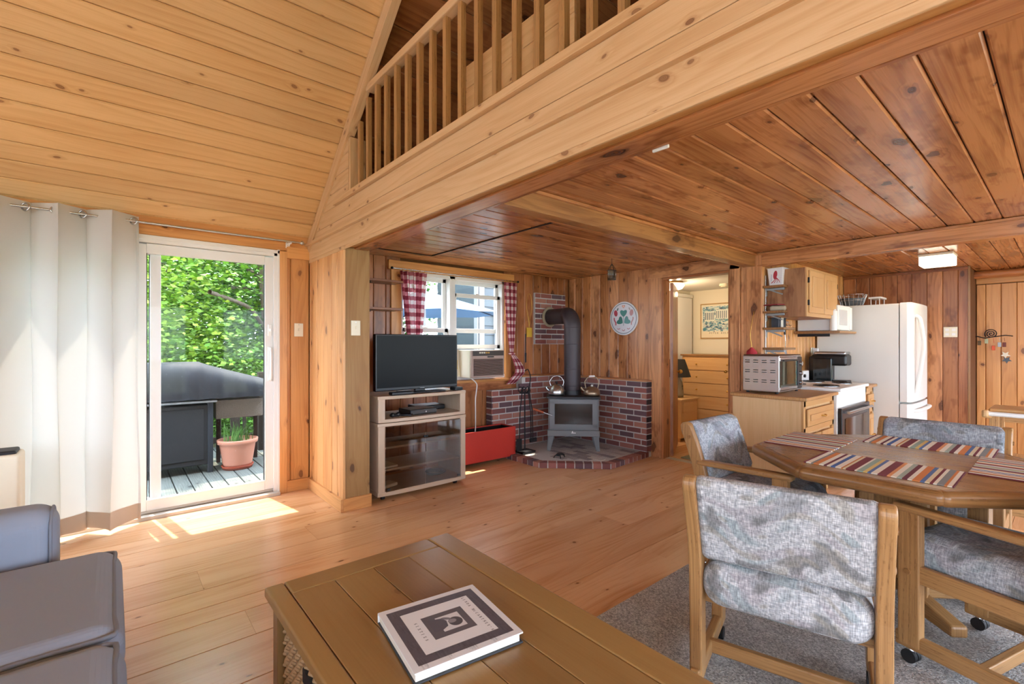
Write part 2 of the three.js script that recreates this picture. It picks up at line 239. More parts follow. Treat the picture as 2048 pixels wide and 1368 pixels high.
// ---------- stove wall (east) with the bedroom doorway ----------
const wallB = struct('wall_bedroom', wallX([[ZN, 0], [ZK - .12, 0], [ZK - .12, CE], [ZN, CE]], [[-2.996, 0, -2.226, 2.05]], XE + .018, .1, 1), M.paint, 'pine boarded wall with the bedroom doorway');
planks(wallB, 'wall_board', M.stove, V3(XE, 0, 0), Y, Z, nX, [-4.45, -4.337, -4.202, -4.057, -3.911, -3.76, -3.62, -3.482, -3.335, -3.17], () => [[0, CE]], .018, .006, .0015);
planks(wallB, 'wall_board', M.stove, V3(XE, 0, 0), Y, Z, nX, [-2.126, -2.03, -1.94], () => [[0, CE]], .018, .006, .0015);
part('casing', wb(.03, 2.06, .165, XE - .006, 1.03, -3.0875, 1), M.stove[2], wallB); part('casing', wb(.03, 2.1, .1, XE - .006, 1.05, -2.176, 1), M.stove[2], wallB);
part('casing', wb(.03, .128, 1.05, XE - .006, 2.119, -2.65, 2), M.stove[2], wallB);
part('jamb', wb(.13, 2.05, .025, XE + .05, 1.025, -2.992, 1), M.red[2], wallB); part('jamb', wb(.13, 2.05, .025, XE + .05, 1.025, -2.23, 1), M.red[2], wallB); part('jamb', wb(.13, .025, .76, XE + .05, 2.04, -2.61, 2), M.red[2], wallB);
{ // open bedroom door, hinged on the far jamb
  const d = thing('bedroom_door', 'brown slab door standing open inside the bedroom doorway', 'door', [XE + .122, 0, -2.985], .46);
  part('door_slab', wb(.72, 2.0, .035, .37, 1.01, .02, 1), M.red[0], d); part('knob', [sp(.026, .66, .95, .075), mv(cy(.01, .01, .05), .66, .95, .05, PI / 2)], M.brass, d);
}
part('latch_knob', [sp(.016, XE - .03, 1.02, -2.262), mv(cy(.006, .006, .03), XE - .015, 1.02, -2.262, 0, 0, PI / 2)], M.brass, wallB);
// ---------- kitchen walls ----------
const wallK = struct('wall_kitchen', bx(XF - XE - .01, CE, .1, (XF + XE) / 2, CE / 2, ZK - .07), M.paint, 'boarded wall behind stove and fridge');
planks(wallK, 'wall_board', M.amber, V3(0, 0, ZK), Y, X, Z, range(XE, 7.4, .1), () => [[0, CE]], .018, .006, .0015);
part('wall_end_trim', wb(.03, CE, .14, XE + .006, CE / 2, ZK - .055, 1), M.stove[0], wallK);
const wallF = struct('wall_fridge', bx(.66, CE, 1.19, 7.75, CE / 2, -1.34), wallMat, 'reddish pine boarded wall beside the fridge');
planks(wallF, 'wall_board', M.red.concat(M.stove), V3(7.4, 0, 0), Y, Z, nX, [-1.94, -1.8, -1.66, -1.52, -1.38, -1.24, -1.098, -.96, -.828, -.74], () => [[0, CE]], .018, .005);
part('corner_trim', wb(.02, CE, .02, 7.39, CE / 2, -.735, 1), M.oakDark, wallF); part('crown_moulding', wb(.025, .03, 1.2, 7.39, CE - .02, -1.34, 2), M.red[1], wallF);
planks(wallE, 'wall_board', M.amber, V3(XF - .02, 0, 0), Y, Z, nX, [-.74, -.66, -.53, -.4, -.28], () => [[0, 2.02]], .018, .006, .0015);
planks(wallE, 'wall_board', [M.amber[2]], V3(XF - .02, 0, 0), Z, Y, nX, [2.03, 2.18], () => [[-.74, 2.65]], .018, .006, .0015);
part('header_log', grain(mv(cy(.045, .045, 3.3, 0, 0, 0, 12), 7.95, 2.13, .9, PI / 2), 2), M.red[2], wallE);
part('door_casing', wb(.03, 2.0, .03, XF - .035, 1.0, -.255, 1), M.paint, wallE); part('door_panel', wb(.03, 1.92, .85, XF - .035, .96, .2, 1), M.red[1], wallE); part('door_casing', wb(.03, .08, .9, XF - .035, 1.97, .2, 2), M.amber[1], wallE);
part('wall_board', wb(.02, 2.18, 1.8, XF - .035, 1.09, 1.6, 1), M.amber[0], wallE);
// ---------- bedroom shell ----------
struct('wall_bedroom_east', bx(.1, CE, 1.9, 6.9, CE / 2, -2.95), M.paint, 'cream bedroom wall with a poster');
struct('wall_bedroom_north', bx(2.0, CE, .1, 5.87, CE / 2, -3.86), M.paint, 'cream bedroom wall beside the closet');
struct('wall_bedroom_south', bx(2.0, CE, .04, 5.87, CE / 2, ZK - .15), M.paint, 'cream bedroom wall behind kitchen');
struct('ceiling_bedroom', bx(2.05, .05, 1.9, 5.87, CE - .045, -2.95), M.ceilPaint, 'white bedroom ceiling');
{ const c = thing('closet_door', 'white paneled closet door beside the bedroom corner', 'door', [6.25, 0, -3.76]); part('panel', rb(.5, 2.0, .03, .004, -.27, 1.0, 0), M.white, c); part('panel', rb(.5, 2.0, .03, .004, .27, 1.0, .012), M.white, c); part('track', rb(1.1, .05, .05, .004, 0, 2.03, 0), M.white, c); }
// ---------- sliding glass door ----------
{
  const w = struct('door_1', [rb(.045, 2.1, .15, .004, 1.085, 1.06, -4.515), rb(.045, 2.1, .15, .004, -.778, 1.06, -4.515), rb(1.9, .05, .15, .004, .153, 2.085, -4.515), rb(.02, 2.12, .012, .003, 1.1, 1.06, -4.436), rb(1.92, .03, .012, .003, .153, 2.1, -4.436)], M.vinyl, 'white sliding patio door frame');
  part('threshold', [rb(1.9, .03, .2, .004, .153, .012, -4.49), rb(1.9, .02, .02, .003, .153, .04, -4.47), rb(1.9, .02, .02, .003, .153, .04, -4.53)], std({ color: 0xb9b2a8, roughness: .5 }), w);
  const panel = (n, x0, x1, z, st) => {
    const p = part(n, [rb(st, 2.0, .038, .004, x0 + st / 2, 1.05, z), rb(st, 2.0, .038, .004, x1 - st / 2, 1.05, z), rb(x1 - x0 - 2 * st, .075, .038, .004, (x0 + x1) / 2, 2.02, z), rb(x1 - x0 - 2 * st, .09, .038, .004, (x0 + x1) / 2, .085, z)], M.vinyl, w);
    part('pane', bx(x1 - x0 - 2 * st + .01, 1.87, .005, (x0 + x1) / 2, 1.058, z), M.glass, p); part('gasket', [bx(.006, 1.86, .02, x0 + st + .002, 1.058, z), bx(.006, 1.86, .02, x1 - st - .002, 1.058, z)], M.rubber, p); return p;
  };
  const s = panel('sliding_panel', .125, 1.065, -4.483, .068); panel('fixed_panel', -.755, .285, -4.545, .068);
  part('handle', [tube([[1.035, 1.0, -4.458], [1.035, 1.01, -4.42], [1.035, 1.13, -4.41], [1.035, 1.25, -4.42], [1.035, 1.26, -4.458]], .011, 24, 8), rb(.034, .3, .014, .005, 1.035, 1.13, -4.459)], M.white, s);
  part('latch', [rb(.03, .1, .014, .005, 1.035, 1.42, -4.459), rb(.012, .02, .05, .004, 1.035, 1.42, -4.44)], M.white, s);
}
// ---------- double window in the alcove ----------
{
  const y0 = .9, y1 = 2.06, w = struct('window_1', [rb(1.38, .035, .13, .003, 2.95, y1 - .017, -4.52), rb(1.38, .04, .16, .003, 2.95, y0 + .018, -4.52), rb(.03, y1 - y0, .13, .003, 2.275, 1.48, -4.52), rb(.03, y1 - y0, .13, .003, 3.625, 1.48, -4.52), rb(.07, y1 - y0, .13, .003, 2.9, 1.48, -4.52)], M.vinyl, 'white double hung twin window');
  const sash = (n, x0, x1, a, b, z) => { const s = part(n, [rb(.045, b - a, .03, .003, x0 + .022, (a + b) / 2, z), rb(.045, b - a, .03, .003, x1 - .022, (a + b) / 2, z), rb(x1 - x0, .045, .03, .003, (x0 + x1) / 2, b - .022, z), rb(x1 - x0, .05, .03, .003, (x0 + x1) / 2, a + .025, z)], M.vinyl, w); part('pane', bx(x1 - x0 - .08, b - a - .08, .004, (x0 + x1) / 2, (a + b) / 2, z), M.glass, s); part('sash_lock', rb(.05, .015, .02, .004, (x0 + x1) / 2, b + .004, z + .01), M.vinyl, s); };
  sash('upper_sash', 2.29, 2.865, 1.43, 2.03, -4.55); sash('lower_sash', 2.29, 2.865, .94, 1.475, -4.51);
  sash('upper_sash', 2.935, 3.61, 1.43, 2.03, -4.55); sash('lower_sash', 2.935, 3.61, 1.245, 1.88, -4.51);
  part('casing', wb(.11, 1.3, .024, 2.205, 1.44, ZN + .012, 1), M.amber[1], w); part('casing', wb(.09, 1.22, .024, 3.685, 1.48, ZN + .012, 1), M.amber[1], w); part('casing', wb(1.66, .095, .026, 2.95, 2.107, ZN + .013, 0), M.amber[1], w);
  part('stool', wb(1.62, .03, .1, 2.96, .878, ZN + .04, 0), M.amber[2], w); part('apron', wb(1.56, .1, .02, 2.96, .81, ZN + .011, 0), M.red[2], w);
}
// ---------- unseen windows added behind the camera to let in daylight ----------
const addedWin = (n, along, a0, a1, y0, y1, at, cols) => {
  const f = .06, L = a1 - a0, H = y1 - y0, gs = [], c = (a0 + a1) / 2, B = (len, h, a, y) => along === 'x' ? rb(len, h, .1, .004, a, y, at) : rb(.1, h, len, .004, at, y, a);
  gs.push(B(L, f, c, y0 + f / 2), B(L, f, c, y1 - f / 2)); for (let i = 0; i <= cols; i++) gs.push(B(f, H, a0 + f / 2 + (L - f) * i / cols, (y0 + y1) / 2));
  const w = struct(n, gs, M.vinyl, 'white framed window added behind the camera for daylight'); part('pane', along === 'x' ? bx(L - f, H - f, .005, c, (y0 + y1) / 2, at) : bx(.005, H - f, L - f, at, (y0 + y1) / 2, c), M.glass, w);
};
addedWin('window_2', 'z', -3.2, -1.6, .8, 2.1, XW - .075, 2); addedWin('window_3', 'z', -.7, 1.9, .35, 2.2, XW - .075, 3);
addedWin('window_5', 'x', -2.6, -.3, .25, 2.1, ZS + .075, 2); addedWin('window_6', 'x', 0, 1.2, .25, 2.1, ZS + .075, 1); addedWin('window_7', 'x', 1.75, 4.7, .2, 2.1, ZS + .075, 3); addedWin('window_4', 'x', 5.0, 7.8, .2, 2.1, ZS + .075, 3);
// ---------- outdoors: deck, grill, pot, railing ----------
const deckS = struct('deck', bx(6, .1, 3.0, 1.2, -.21, -6.12), M.dark, 'weathered grey plank deck');
planks(deckS, 'deck_board', M.deck, V3(0, -.12, 0), Z, X, Y, range(-1.8, 4.2, .142), () => [[-7.6, -4.62]], .03, .004, .005);
struct('ground', bx(60, .2, 40, 5, -.8, -24.7), std({ color: 0x4b4a2e, roughness: 1, bumpMap: grit, bumpScale: .05 }), 'leaf littered ground beyond the deck');
struct('ground_001', bx(60, .2, 60, 0, -.8, 33), std({ color: 0x8a8a6a, roughness: 1 }), 'pale ground on the open side');
{
  const g = thing('grill_cabinet', 'dark grey outdoor grill cart under the black cover', 'grill', [.42, -.12, -6.42]);
  part('cabinet', [rb(.8, .66, .5, .01, 0, .42, 0)], std({ color: 0x16191d, roughness: .7, bumpMap: weave, bumpScale: .004 }), g);
  for (const [x, z] of [[.41, .24], [-.41, .24], [.41, -.24], [-.41, -.24]]) part('leg', rb(.05, .78, .05, .006, x, .39, z), std({ color: 0x1c222a, roughness: .7 }), g);
  part('worktop', rb(.94, .03, .6, .012, 0, .79, 0), std({ color: 0x8e9499, roughness: .4, metalness: .6 }), g);
  part('front_panel', rb(.7, .56, .012, .004, 0, .43, .256), std({ color: 0x14171b, roughness: .7 }), g);
  const p = thing('side_burner', 'grey textured side box beside the grill', 'burner', [1.17, .42, -6.62]); part('box', rb(.5, .22, .34, .01, 0, .11, 0), std({ color: 0x8b8279, roughness: .9, bumpMap: grit, bumpScale: .01 }), p); part('leg', bx(.04, .54, .04, -.2, -.27, 0), M.dark, p); part('leg', bx(.04, .54, .04, .2, -.27, 0), M.dark, p);
}
{ // cloth cover draped over the lid and the side shelf
  const nx = 40, ny = 20, g = new THREE.PlaneGeometry(1, 1, nx, ny), p = g.attributes.position;
  for (let i = 0; i < p.count; i++) {
    const u = p.getX(i) + .5, v = p.getY(i) + .5, x = -.62 + u * 1.72, a = v * PI, prof = u < .55 ? 1 : 1 - .62 * ((u - .55) / .45) ** .9, edge = Math.sin(Math.min(1, Math.min(u, 1 - u) * 12) * PI / 2);
    const s = Math.abs(Math.cos(a)) ** .45 * Math.sign(Math.cos(a)), hgt = (.4 * prof * edge) * Math.sin(a) ** .55; const fold = .012 * Math.sin(u * 60 + v * 4) * (1 - Math.sin(a));
    p.setXYZ(i, x, hgt + fold * .4, -s * (.34 + fold));
  }
  g.computeVertexNormals(); single('grill_cover', g, std({ color: 0x10151b, roughness: .75, side: THREE.DoubleSide, bumpMap: weave, bumpScale: .001 }), 'black cloth cover draped over the outdoor grill', 'cover', [.42, .70, -6.42]);
}
{
  const t = thing('flower_pot', 'terracotta pot of grass standing on the deck', 'plant pot', [1.1, -.12, -6.2]);
  part('pot', lathe([[0, .03], [.14, .03], [.15, .06], [.185, .29], [.205, .29], [.21, .33], [.19, .335], [.185, .31], [0, .3]], 32), std({ color: 0xb57a62, roughness: .8 }), t); part('saucer', lathe([[0, 0], [.15, 0], [.165, .04], [.155, .04], [.14, .02], [0, .02]], 32), std({ color: 0xa5492c, roughness: .8 }), t);
  const gr = []; for (let i = 0; i < 130; i++) { const a = rr(0, 6.28), r = rr(0, .15), l = rr(.1, .26), b = rr(.02, .14), q = new THREE.PlaneGeometry(.008, l, 1, 3), pp = q.attributes.position; for (let k = 0; k < pp.count; k++) { const h = (pp.getY(k) + l / 2) / l; pp.setXYZ(k, pp.getX(k) * (1 - h * .8), h * l * (1 - b), h * h * b); } q.rotateY(a).translate(Math.cos(a) * r, .3, Math.sin(a) * r); q.computeVertexNormals(); gr.push(q); }
  const gm = part('grass', gr, std({ color: 0x4f7a34, roughness: .9, side: THREE.DoubleSide }), t); gm.userData.kind = 'stuff';
}
{
  const r = thing('deck_railing', 'brown wooden railing along the deck edge', 'railing', [0, -.12, -7.45]); const bm = std({ color: 0x5f4a37, roughness: .85, map: T.grey });
  part('top_rail', wb(6, .04, .14, 1.2, .94, 0, 0), bm, r); part('bottom_rail', wb(6, .08, .04, 1.2, .12, 0, 0), bm, r); for (let x = -1.6; x < 4.2; x += 1.45) part('post', wb(.09, .94, .09, x, .46, 0, 1), bm, r); for (let x = -1.75; x < 4.1; x += .15) part('baluster', wb(.04, .8, .04, x, .52, .03, 1), bm, r);
  const s = thing('stair_newel', 'weathered grey stair newel with a sloping rail', 'post', [1.62, -.12, -6.75]); part('post', wb(.09, .95, .12, 0, .47, 0, 1), M.deck[0], s); part('sloping_rail', grain(mv(rb(.08, .04, .7, .004), .12, .86, .22, .55), 2), M.deck[2], s); part('post', wb(.1, 1.05, .1, -.08, .52, -.3, 1), bm, s);
}
// trees and forest
function leafGeo(s) { const g = new THREE.BufferGeometry(); const p = [0, 0, 0, s * .5, s * .15, s * .45, 0, s * .05, s, -s * .5, s * .15, s * .45]; g.setAttribute('position', new THREE.Float32BufferAttribute(p, 3)); g.setIndex([0, 1, 2, 0, 2, 3]); g.computeVertexNormals(); g.setAttribute('uv', new THREE.Float32BufferAttribute([0, 0, 1, 0, 1, 1, 0, 1], 2)); return g; }
const leafMat = [0x5f9428, 0x4a7d28, 0x86b43c, 0x38662a].map((c) => phy({ color: c, roughness: .8, transmission: .35, thickness: 0, side: THREE.DoubleSide })), bark = std({ color: 0x6b6258, roughness: .95, bumpMap: grit, bumpScale: .02 });
function tree(label, x, z, h, crown, n, size, mi, trunkR = .11, bend = 0) {
  const t = thing('tree', label, 'tree', [x, -.7, z]);
  part('trunk', tube([[0, 0, 0], [bend * .3, h * .35, 0], [bend, h * .7, .1], [bend * 1.3, h, 0]], trunkR, 12, 8), bark, t);
  for (let i = 0; i < 4; i++) { const a = i * 1.7 + x, y = h * (.35 + .14 * i); part('branch', tube([[bend * .5, y, 0], [Math.cos(a) * .8, y + .35, Math.sin(a) * .8], [Math.cos(a) * 1.8, y + .5, Math.sin(a) * 1.8]], trunkR * .35, 8, 6), bark, t); }
  const im = new THREE.InstancedMesh(leafGeo(size), leafMat[mi], n), o = new THREE.Object3D(); im.name = 'foliage'; im.userData.kind = 'stuff'; const cl = []; for (let i = 0; i < 34; i++) cl.push([rr(-1, 1), rr(-1, 1), rr(-1, 1)]);
  const col = new THREE.Color();
  for (let i = 0; i < n; i++) { const c = pick(cl), q = () => (rnd() + rnd() + rnd() - 1.5) * .36; o.position.set((c[0] + q()) * crown[0], crown[3] + (c[1] + q()) * crown[1], (c[2] + q()) * crown[2]); o.rotation.set(rr(-.7, .7), rr(0, 6.28), rr(-.7, .7)); o.scale.setScalar(rr(.6, 1.4)); o.updateMatrix(); im.setMatrixAt(i, o.matrix); const k = rr(.6, 1.35); im.setColorAt(i, col.setRGB(k * rr(.9, 1.25), k, k * .85)); }
  t.add(im); return t;
}
tree('near maple with pale green leaves left of the grill', -1.2, -9.2, 6, [2.1, 1.9, 1.3, 3.6], 15600, 0.078, 2, .13, .8);
tree('leaning tree whose trunk bends up behind the door glass, unseen high crown added to shade the deck', -1.7, -9.7, 10, [1.9, .8, 1.2, 9.6], 9000, .1, 0, .13, 2.0);  // crown sits out of view, added to keep sun off the deck
tree('slim tree right behind the deck railing', 2.3, -9.6, 6.5, [1.7, 2.2, 1.3, 3.4], 15600, 0.073, 0, .1, -.3);
tree('dark leafy tree in the middle of the woods', .6, -11.5, 7.5, [2.6, 2.8, 1.5, 3.6], 19500, 0.088, 1, .14, .2);
tree('tall dense tree at the left of the woods', -3.6, -12.2, 8, [2.6, 3.2, 1.6, 3.8], 18000, 0.094, 0, .16, .3);
tree('dark tree at the right of the woods', 4.2, -13.0, 8, [2.4, 3.2, 1.6, 4.0], 18000, 0.094, 3, .16, -.2);
tree('deep green backmost tree of the woods', -1.2, -14.6, 9, [3.6, 3.6, 1.6, 4.2], 22500, 0.114, 3, .2, .1);
tree('pale backmost tree beside the deep green one', 2.6, -15.4, 9, [3.4, 3.6, 1.6, 4.2], 21000, 0.114, 1, .2, .1);
tree('backmost tree at the far left of the woods', -6.5, -15.5, 9, [3.4, 3.6, 1.6, 4.2], 18000, 0.125, 1, .2, .1);
tree('round shrub just behind the deck railing', .2, -9.2, 1.4, [1.5, .75, .5, 1.3], 9600, 0.052, 2, .04, 0);
tree('low ferny shrub right of the grill', 2.3, -9.0, 1.4, [1.2, .7, .5, 1.1], 7800, 0.052, 0, .04, 0);
tree('leafy tree seen through the alcove window', 6.4, -13.2, 7, [1.9, 2.6, 1.5, 2.8], 13500, 0.083, 1, .12, 0);
// patio umbrella and neighbouring house seen through the alcove window
{
  const u = thing('patio_umbrella', 'pale blue patio umbrella outside the alcove window', 'umbrella', [4.0, -.6, -7.0]);
  const R = 1.3, yt = 2.8, yr = 2.42, m = phy({ color: 0x56779f, roughness: .9, transmission: .14, thickness: 0, side: THREE.DoubleSide });
  for (let i = 0; i < 8; i++) { const a = i * PI / 4 + .2, b = a + PI / 4, g = new THREE.BufferGeometry(), P = (r, y, t) => [Math.cos(t) * r, y, Math.sin(t) * r]; g.setAttribute('position', new THREE.Float32BufferAttribute([...P(0, yt, 0), ...P(R, yr, a), ...P(R * .96, yr - .02, (a + b) / 2), ...P(R, yr, b)], 3)); g.setIndex([0, 2, 1, 0, 3, 2]); g.computeVertexNormals(); part('canopy_panel', g, m, u); part('rib', tube([P(.05, yt - .03, a), P(R, yr - .015, a)], .01, 4, 6), std({ color: 0x3a4654, roughness: .5 }), u); }
  part('pole', cy(.022, .022, 2.8, 0, 1.4, 0, 16), M.white, u); part('finial', sp(.04, 0, 2.83, 0), M.white, u);
}
{
  const h = thing('neighbour_house', 'grey blue clapboard house outside the alcove window', 'house', [5.85, -.7, -8]); const sm = [0x4c575d, 0x454f56].map((c) => std({ color: c, roughness: .7 }));
  part('wall', bx(4, 4.4, 1.6, 2.03, 2.2, -.83), sm[1], h);
  for (let i = 0; i < 22; i++) { const y = .1 + i * .2; part('siding_board', mv(bx(.02, .21, 1.6, 0, 0, 0), -.004, y, -.82, 0, 0, .07), sm[i & 1], h); part('siding_board', mv(bx(4, .21, .02, 0, 0, 0), 2, y, .004, -.07), sm[i & 1], h); }
  const trimM = std({ color: 0x8d9194, roughness: .6 }); part('corner_board', [bx(.12, 4.4, .03, .06, 2.2, .03), bx(.03, 4.4, .12, -.03, 2.2, -.04)], trimM, h);
  const w = part('window', [bx(.09, 1.3, .05, .45, 2.1, .04), bx(.09, 1.3, .05, 1.35, 2.1, .04), bx(1, .09, .05, .9, 2.75, .04), bx(1.1, .1, .07, .9, 1.44, .04), bx(.85, .04, .04, .9, 2.1, .035)], trimM, h); part('pane', bx(.84, 1.25, .02, .9, 2.1, .03), std({ color: 0x50585c, roughness: .1 }), w);
  part('roof', mv(bx(4.8, .12, 2.4), 2, 4.5, -.8), std({ color: 0x55585c, roughness: .9 }), h); part('rake_board', bx(.06, .2, 2.3, -.35, 4.42, -.8), trimM, h);
}
// ---------- long curtain on its rod, heater, sofa, coffee table, book ----------
const linen = phy({ color: 0xcfcdc9, roughness: .95, transmission: .27, thickness: 0, side: THREE.DoubleSide, bumpMap: (() => { const t = weave.clone(); t.repeat.set(10, 20); return t; })(), bumpScale: .0008 });
{
  const z0 = -4.32, path = (s) => { const x = -1.15 + 1.315 * s, a = 2 * PI * (x + .07) / .27; return [x + .02 * Math.sin(2 * a), z0 + .06 * Math.sin(a) + .014 * Math.sin(a * .37 + 1)]; };
  const sheet = (y0, y1, off, ny) => { const nx = 150, g = new THREE.PlaneGeometry(1, 1, nx, ny), p = g.attributes.position, uv = g.attributes.uv; for (let i = 0; i < p.count; i++) { const s = p.getX(i) + .5, v = p.getY(i) + .5, y = y0 + (y1 - y0) * v, [x, z] = path(s), k = 1 + .35 * (1 - (y / 2.2)) * Math.sin(s * 17); p.setXYZ(i, x + .012 * Math.sin(y * 3 + s * 20) * (1 - y / 2.2), y + .008 * Math.sin(s * 48) * (v < .01 ? 1 : 0), z0 + (z - z0) * k + off); uv.setXY(i, s * 1.6, y); } g.computeVertexNormals(); return g; };
  const c = thing('long_curtain', 'long off white grommet curtain drawn over the sliding door', 'curtain');
  part('cloth', sheet(.035, 2.225, 0, 44), linen, c); part('hem', sheet(.033, .15, .004, 3), phy({ color: 0xc9b8a6, roughness: .95, transmission: .2, thickness: 0, side: THREE.DoubleSide }), c);
  for (let i = 0; i < 10; i++) { const x = -1.15 + .07 + .135 * i - .0; part('grommet', mv(new THREE.TorusGeometry(.024, .006, 8, 20), x - .02, 2.18, z0 + .004 * (i % 2), 0, PI / 2 + (i % 2 ? .9 : -.9)), M.steel, c); }
  const r = thing('curtain_rod', 'thin silver curtain rod above the sliding door', 'curtain rod', [0, 2.18, z0]);
  part('rod', mv(cy(.008, .008, 2.75, 0, 0, 0, 12), -.13, 0, 0, 0, 0, PI / 2), M.steel, r); part('finial', [sp(.018, 1.26, 0, 0), cy(.006, .012, .02, 0, 0, 0, 12).rotateZ(PI / 2).translate(1.243, 0, 0)], M.steel, r); for (const x of [1.17, -1.3]) part('bracket', [rb(.012, .04, .012, .002, x, -.01, -.06), rb(.01, .01, .14, .002, x, -.012, -.06), rb(.02, .05, .006, .002, x, -.01, -.125)], M.white, r);
}
{
  const h = thing('wall_heater', 'white space heater cabinet with a dark top grille', 'heater', [-.7, 0, -4.05]);
  part('cabinet', rb(.58, .62, .22, .02, 0, .35, 0, 3), M.ivory, h); part('top_grille', rb(.54, .03, .16, .01, 0, .665, 0), M.iron, h); part('base', rb(.5, .05, .18, .005, 0, .025, 0), M.iron, h);
  for (let i = 0; i < 6; i++) part('louver', mv(rb(.42, .012, .02, .003), 0, .2 + i * .028, .112, .5), i % 2 ? M.iron : M.ivory, h);
}
{
  const fab = std({ color: 0x98a3b5, roughness: .95, bumpMap: (() => { const t = weave.clone(); t.repeat.set(3, 3); return t; })(), bumpScale: .0006 }), pipe = std({ color: 0x858b97, roughness: .9 });
  const s = thing('sofa', 'grey slipcovered sofa with piped seat cushions', 'sofa', [0, 0, 0]);
  const soft = (w, h, d, r, x, y, z, puff) => { const g = new RoundedBoxGeometry(w, h, d, 6, r), p = g.attributes.position; for (let i = 0; i < p.count; i++) { const a = p.getX(i) / w * 2, b = p.getZ(i) / d * 2, yy = p.getY(i); if (yy > 0) p.setY(i, yy + puff * (1 - a * a) * (1 - b * b) + .004 * Math.sin(p.getX(i) * 19 + p.getZ(i) * 13)); } g.computeVertexNormals(); return g.translate(x, y, z); };
  part('base', rb(.92, .26, 2.5, .02, -.49, .17, -1.55, 2), fab, s); part('back', soft(.24, .62, 2.5, .08, -.9, .58, -1.55, .02), fab, s);
  for (const z of [-2.19, -1.41, -.63]) { const c = part('seat_cushion', soft(.87, .18, .775, .075, -.405, .37, z, .05), fab, s); const e = .408, f = .364, y = .44, P = [[e, y, f], [e, y, -f], [-e, y, -f], [-e, y, f]].map(([a, b, d]) => [a - .405, b, d + z]); const pts = []; for (let k = 0; k < 4; k++) { const a = P[k], b = P[(k + 1) % 4]; for (let q = 0; q < 6; q++) pts.push(a.map((v, j) => v + (b[j] - v) * q / 6)); } part('piping', tube(pts, .0075, 120, 6, true), pipe, c); }
  part('arm', soft(.78, .58, .24, .085, -.56, .35, -2.73, .0), fab, s); part('arm', soft(.78, .58, .24, .06, -.56, .35, -.13, .0), fab, s);
  part('arm_piping', tube([[-.19, .1, -2.63], [-.19, .54, -2.63], [-.19, .592, -2.648], [-.19, .618, -2.69], [-.19, .618, -2.77], [-.19, .592, -2.812], [-.19, .54, -2.83], [-.19, .1, -2.83]], .006, 60, 6), pipe, s);
  for (const [x, z] of [[-.1, -2.78], [-.9, -2.78], [-.1, -.3], [-.9, -.3]]) part('foot', rb(.05, .05, .05, .005, x, .025, z), M.dark, s);
}
const tableMat = wood(T.plain, .3, [[.43, .38, .27], [.47, .42, .29], [.37, .32, .23]]);
{
  const t = thing('coffee_table', 'brown wooden trunk style coffee table with wicker drawers', 'coffee table', [0, 0, 0]);
  const x0 = .39, x1 = 1.115, z0 = -1.755, z1 = -.42, y = .48, b = .1;
  part('top_border', wb(b, .035, z1 - z0, x1 - b / 2, y - .0175, (z0 + z1) / 2, 2, .008), tableMat[1], t); part('top_border', wb(b * .6, .035, z1 - z0, x0 + b * .3, y - .0175, (z0 + z1) / 2, 2, .008), tableMat[1], t);
  part('top_border', wb(x1 - x0 - b * 1.6 - .002, .035, b, x0 + b * .6 + (x1 - x0 - b * 1.6) / 2, y - .0175, z0 + b / 2, 0, .008), tableMat[0], t); part('top_border', wb(x1 - x0 - b * 1.6 - .002, .035, b, x0 + b * .6 + (x1 - x0 - b * 1.6) / 2, y - .0175, z1 - b / 2, 0, .008), tableMat[0], t);
  const ix0 = x0 + b * .6 + .001, ix1 = x1 - b - .001, w = (ix1 - ix0) / 4; for (let i = 0; i < 4; i++) part('top_plank', plank(V3(0, y - .002, 0), Z, X, Y, z0 + b + .001, z1 - b - .001, ix0 + i * w, ix0 + (i + 1) * w, .025, .002, .001), tableMat[i % 3], t);
  for (const [x, z] of [[x0 + .05, z0 + .05], [x1 - .05, z0 + .05], [x0 + .05, z1 - .05], [x1 - .05, z1 - .05]]) part('leg', wb(.055, .44, .055, x, .22, z, 1), tableMat[2], t);
  part('end_panel', wb(x1 - x0 - .12, .4, .02, (x0 + x1) / 2, .24, z0 + .045, 1), tableMat[2], t); part('side_panel', wb(.02, .4, z1 - z0 - .12, x1 - .045, .24, (z0 + z1) / 2, 1), tableMat[2], t); part('end_panel', wb(x1 - x0 - .12, .4, .02, (x0 + x1) / 2, .24, z1 - .045, 1), tableMat[2], t);
  part('rail', wb(.03, .04, z1 - z0 - .1, x0 + .05, .425, (z0 + z1) / 2, 2), tableMat[0], t); part('rail', wb(.03, .05, z1 - z0 - .1, x0 + .05, .07, (z0 + z1) / 2, 2), tableMat[0], t); part('divider', wb(.03, .34, .04, x0 + .05, .25, (z0 + z1) / 2, 1), tableMat[0], t);
  const wm = [0xb99a72, 0xa58660].map((c) => std({ color: c, roughness: .8 }));
  for (const [za, zb, lab] of [[z0 + .09, (z0 + z1) / 2 - .03, 'wicker basket in the coffee table bay nearest the window'], [(z0 + z1) / 2 + .03, z1 - .09, 'wicker basket in the coffee table bay nearest the camera']]) {
    const k = thing('wicker_basket', lab, 'basket', [x0 + .03, .1, (za + zb) / 2], 0, 'wicker baskets under the coffee table'), W = zb - za - .02, H = .29;
    part('body', rb(.4, H - .01, W, .01, .22, H / 2, 0), wm[1], k);
    const hz = [], vt = []; for (let i = 0; i < 16; i++) { const yy = .012 + i * (H - .02) / 15, pts = []; for (let j = 0; j <= 28; j++) pts.push([.012 + .005 * (((i + j) & 1) ? 1 : -1), yy, -W / 2 + W * j / 28]); hz.push(tube(pts, .006, 56, 5)); } for (let j = 0; j < 15; j++) vt.push(bx(.006, H, .008, .012, H / 2, -W / 2 + W * (j + .5) / 14.5)); part('weave', hz, wm[0], k); part('stakes', vt, wm[1], k);
    part('handle_slot', rb(.012, .045, .1, .005, .006, H - .05, 0), M.rubber, k);
  }
}
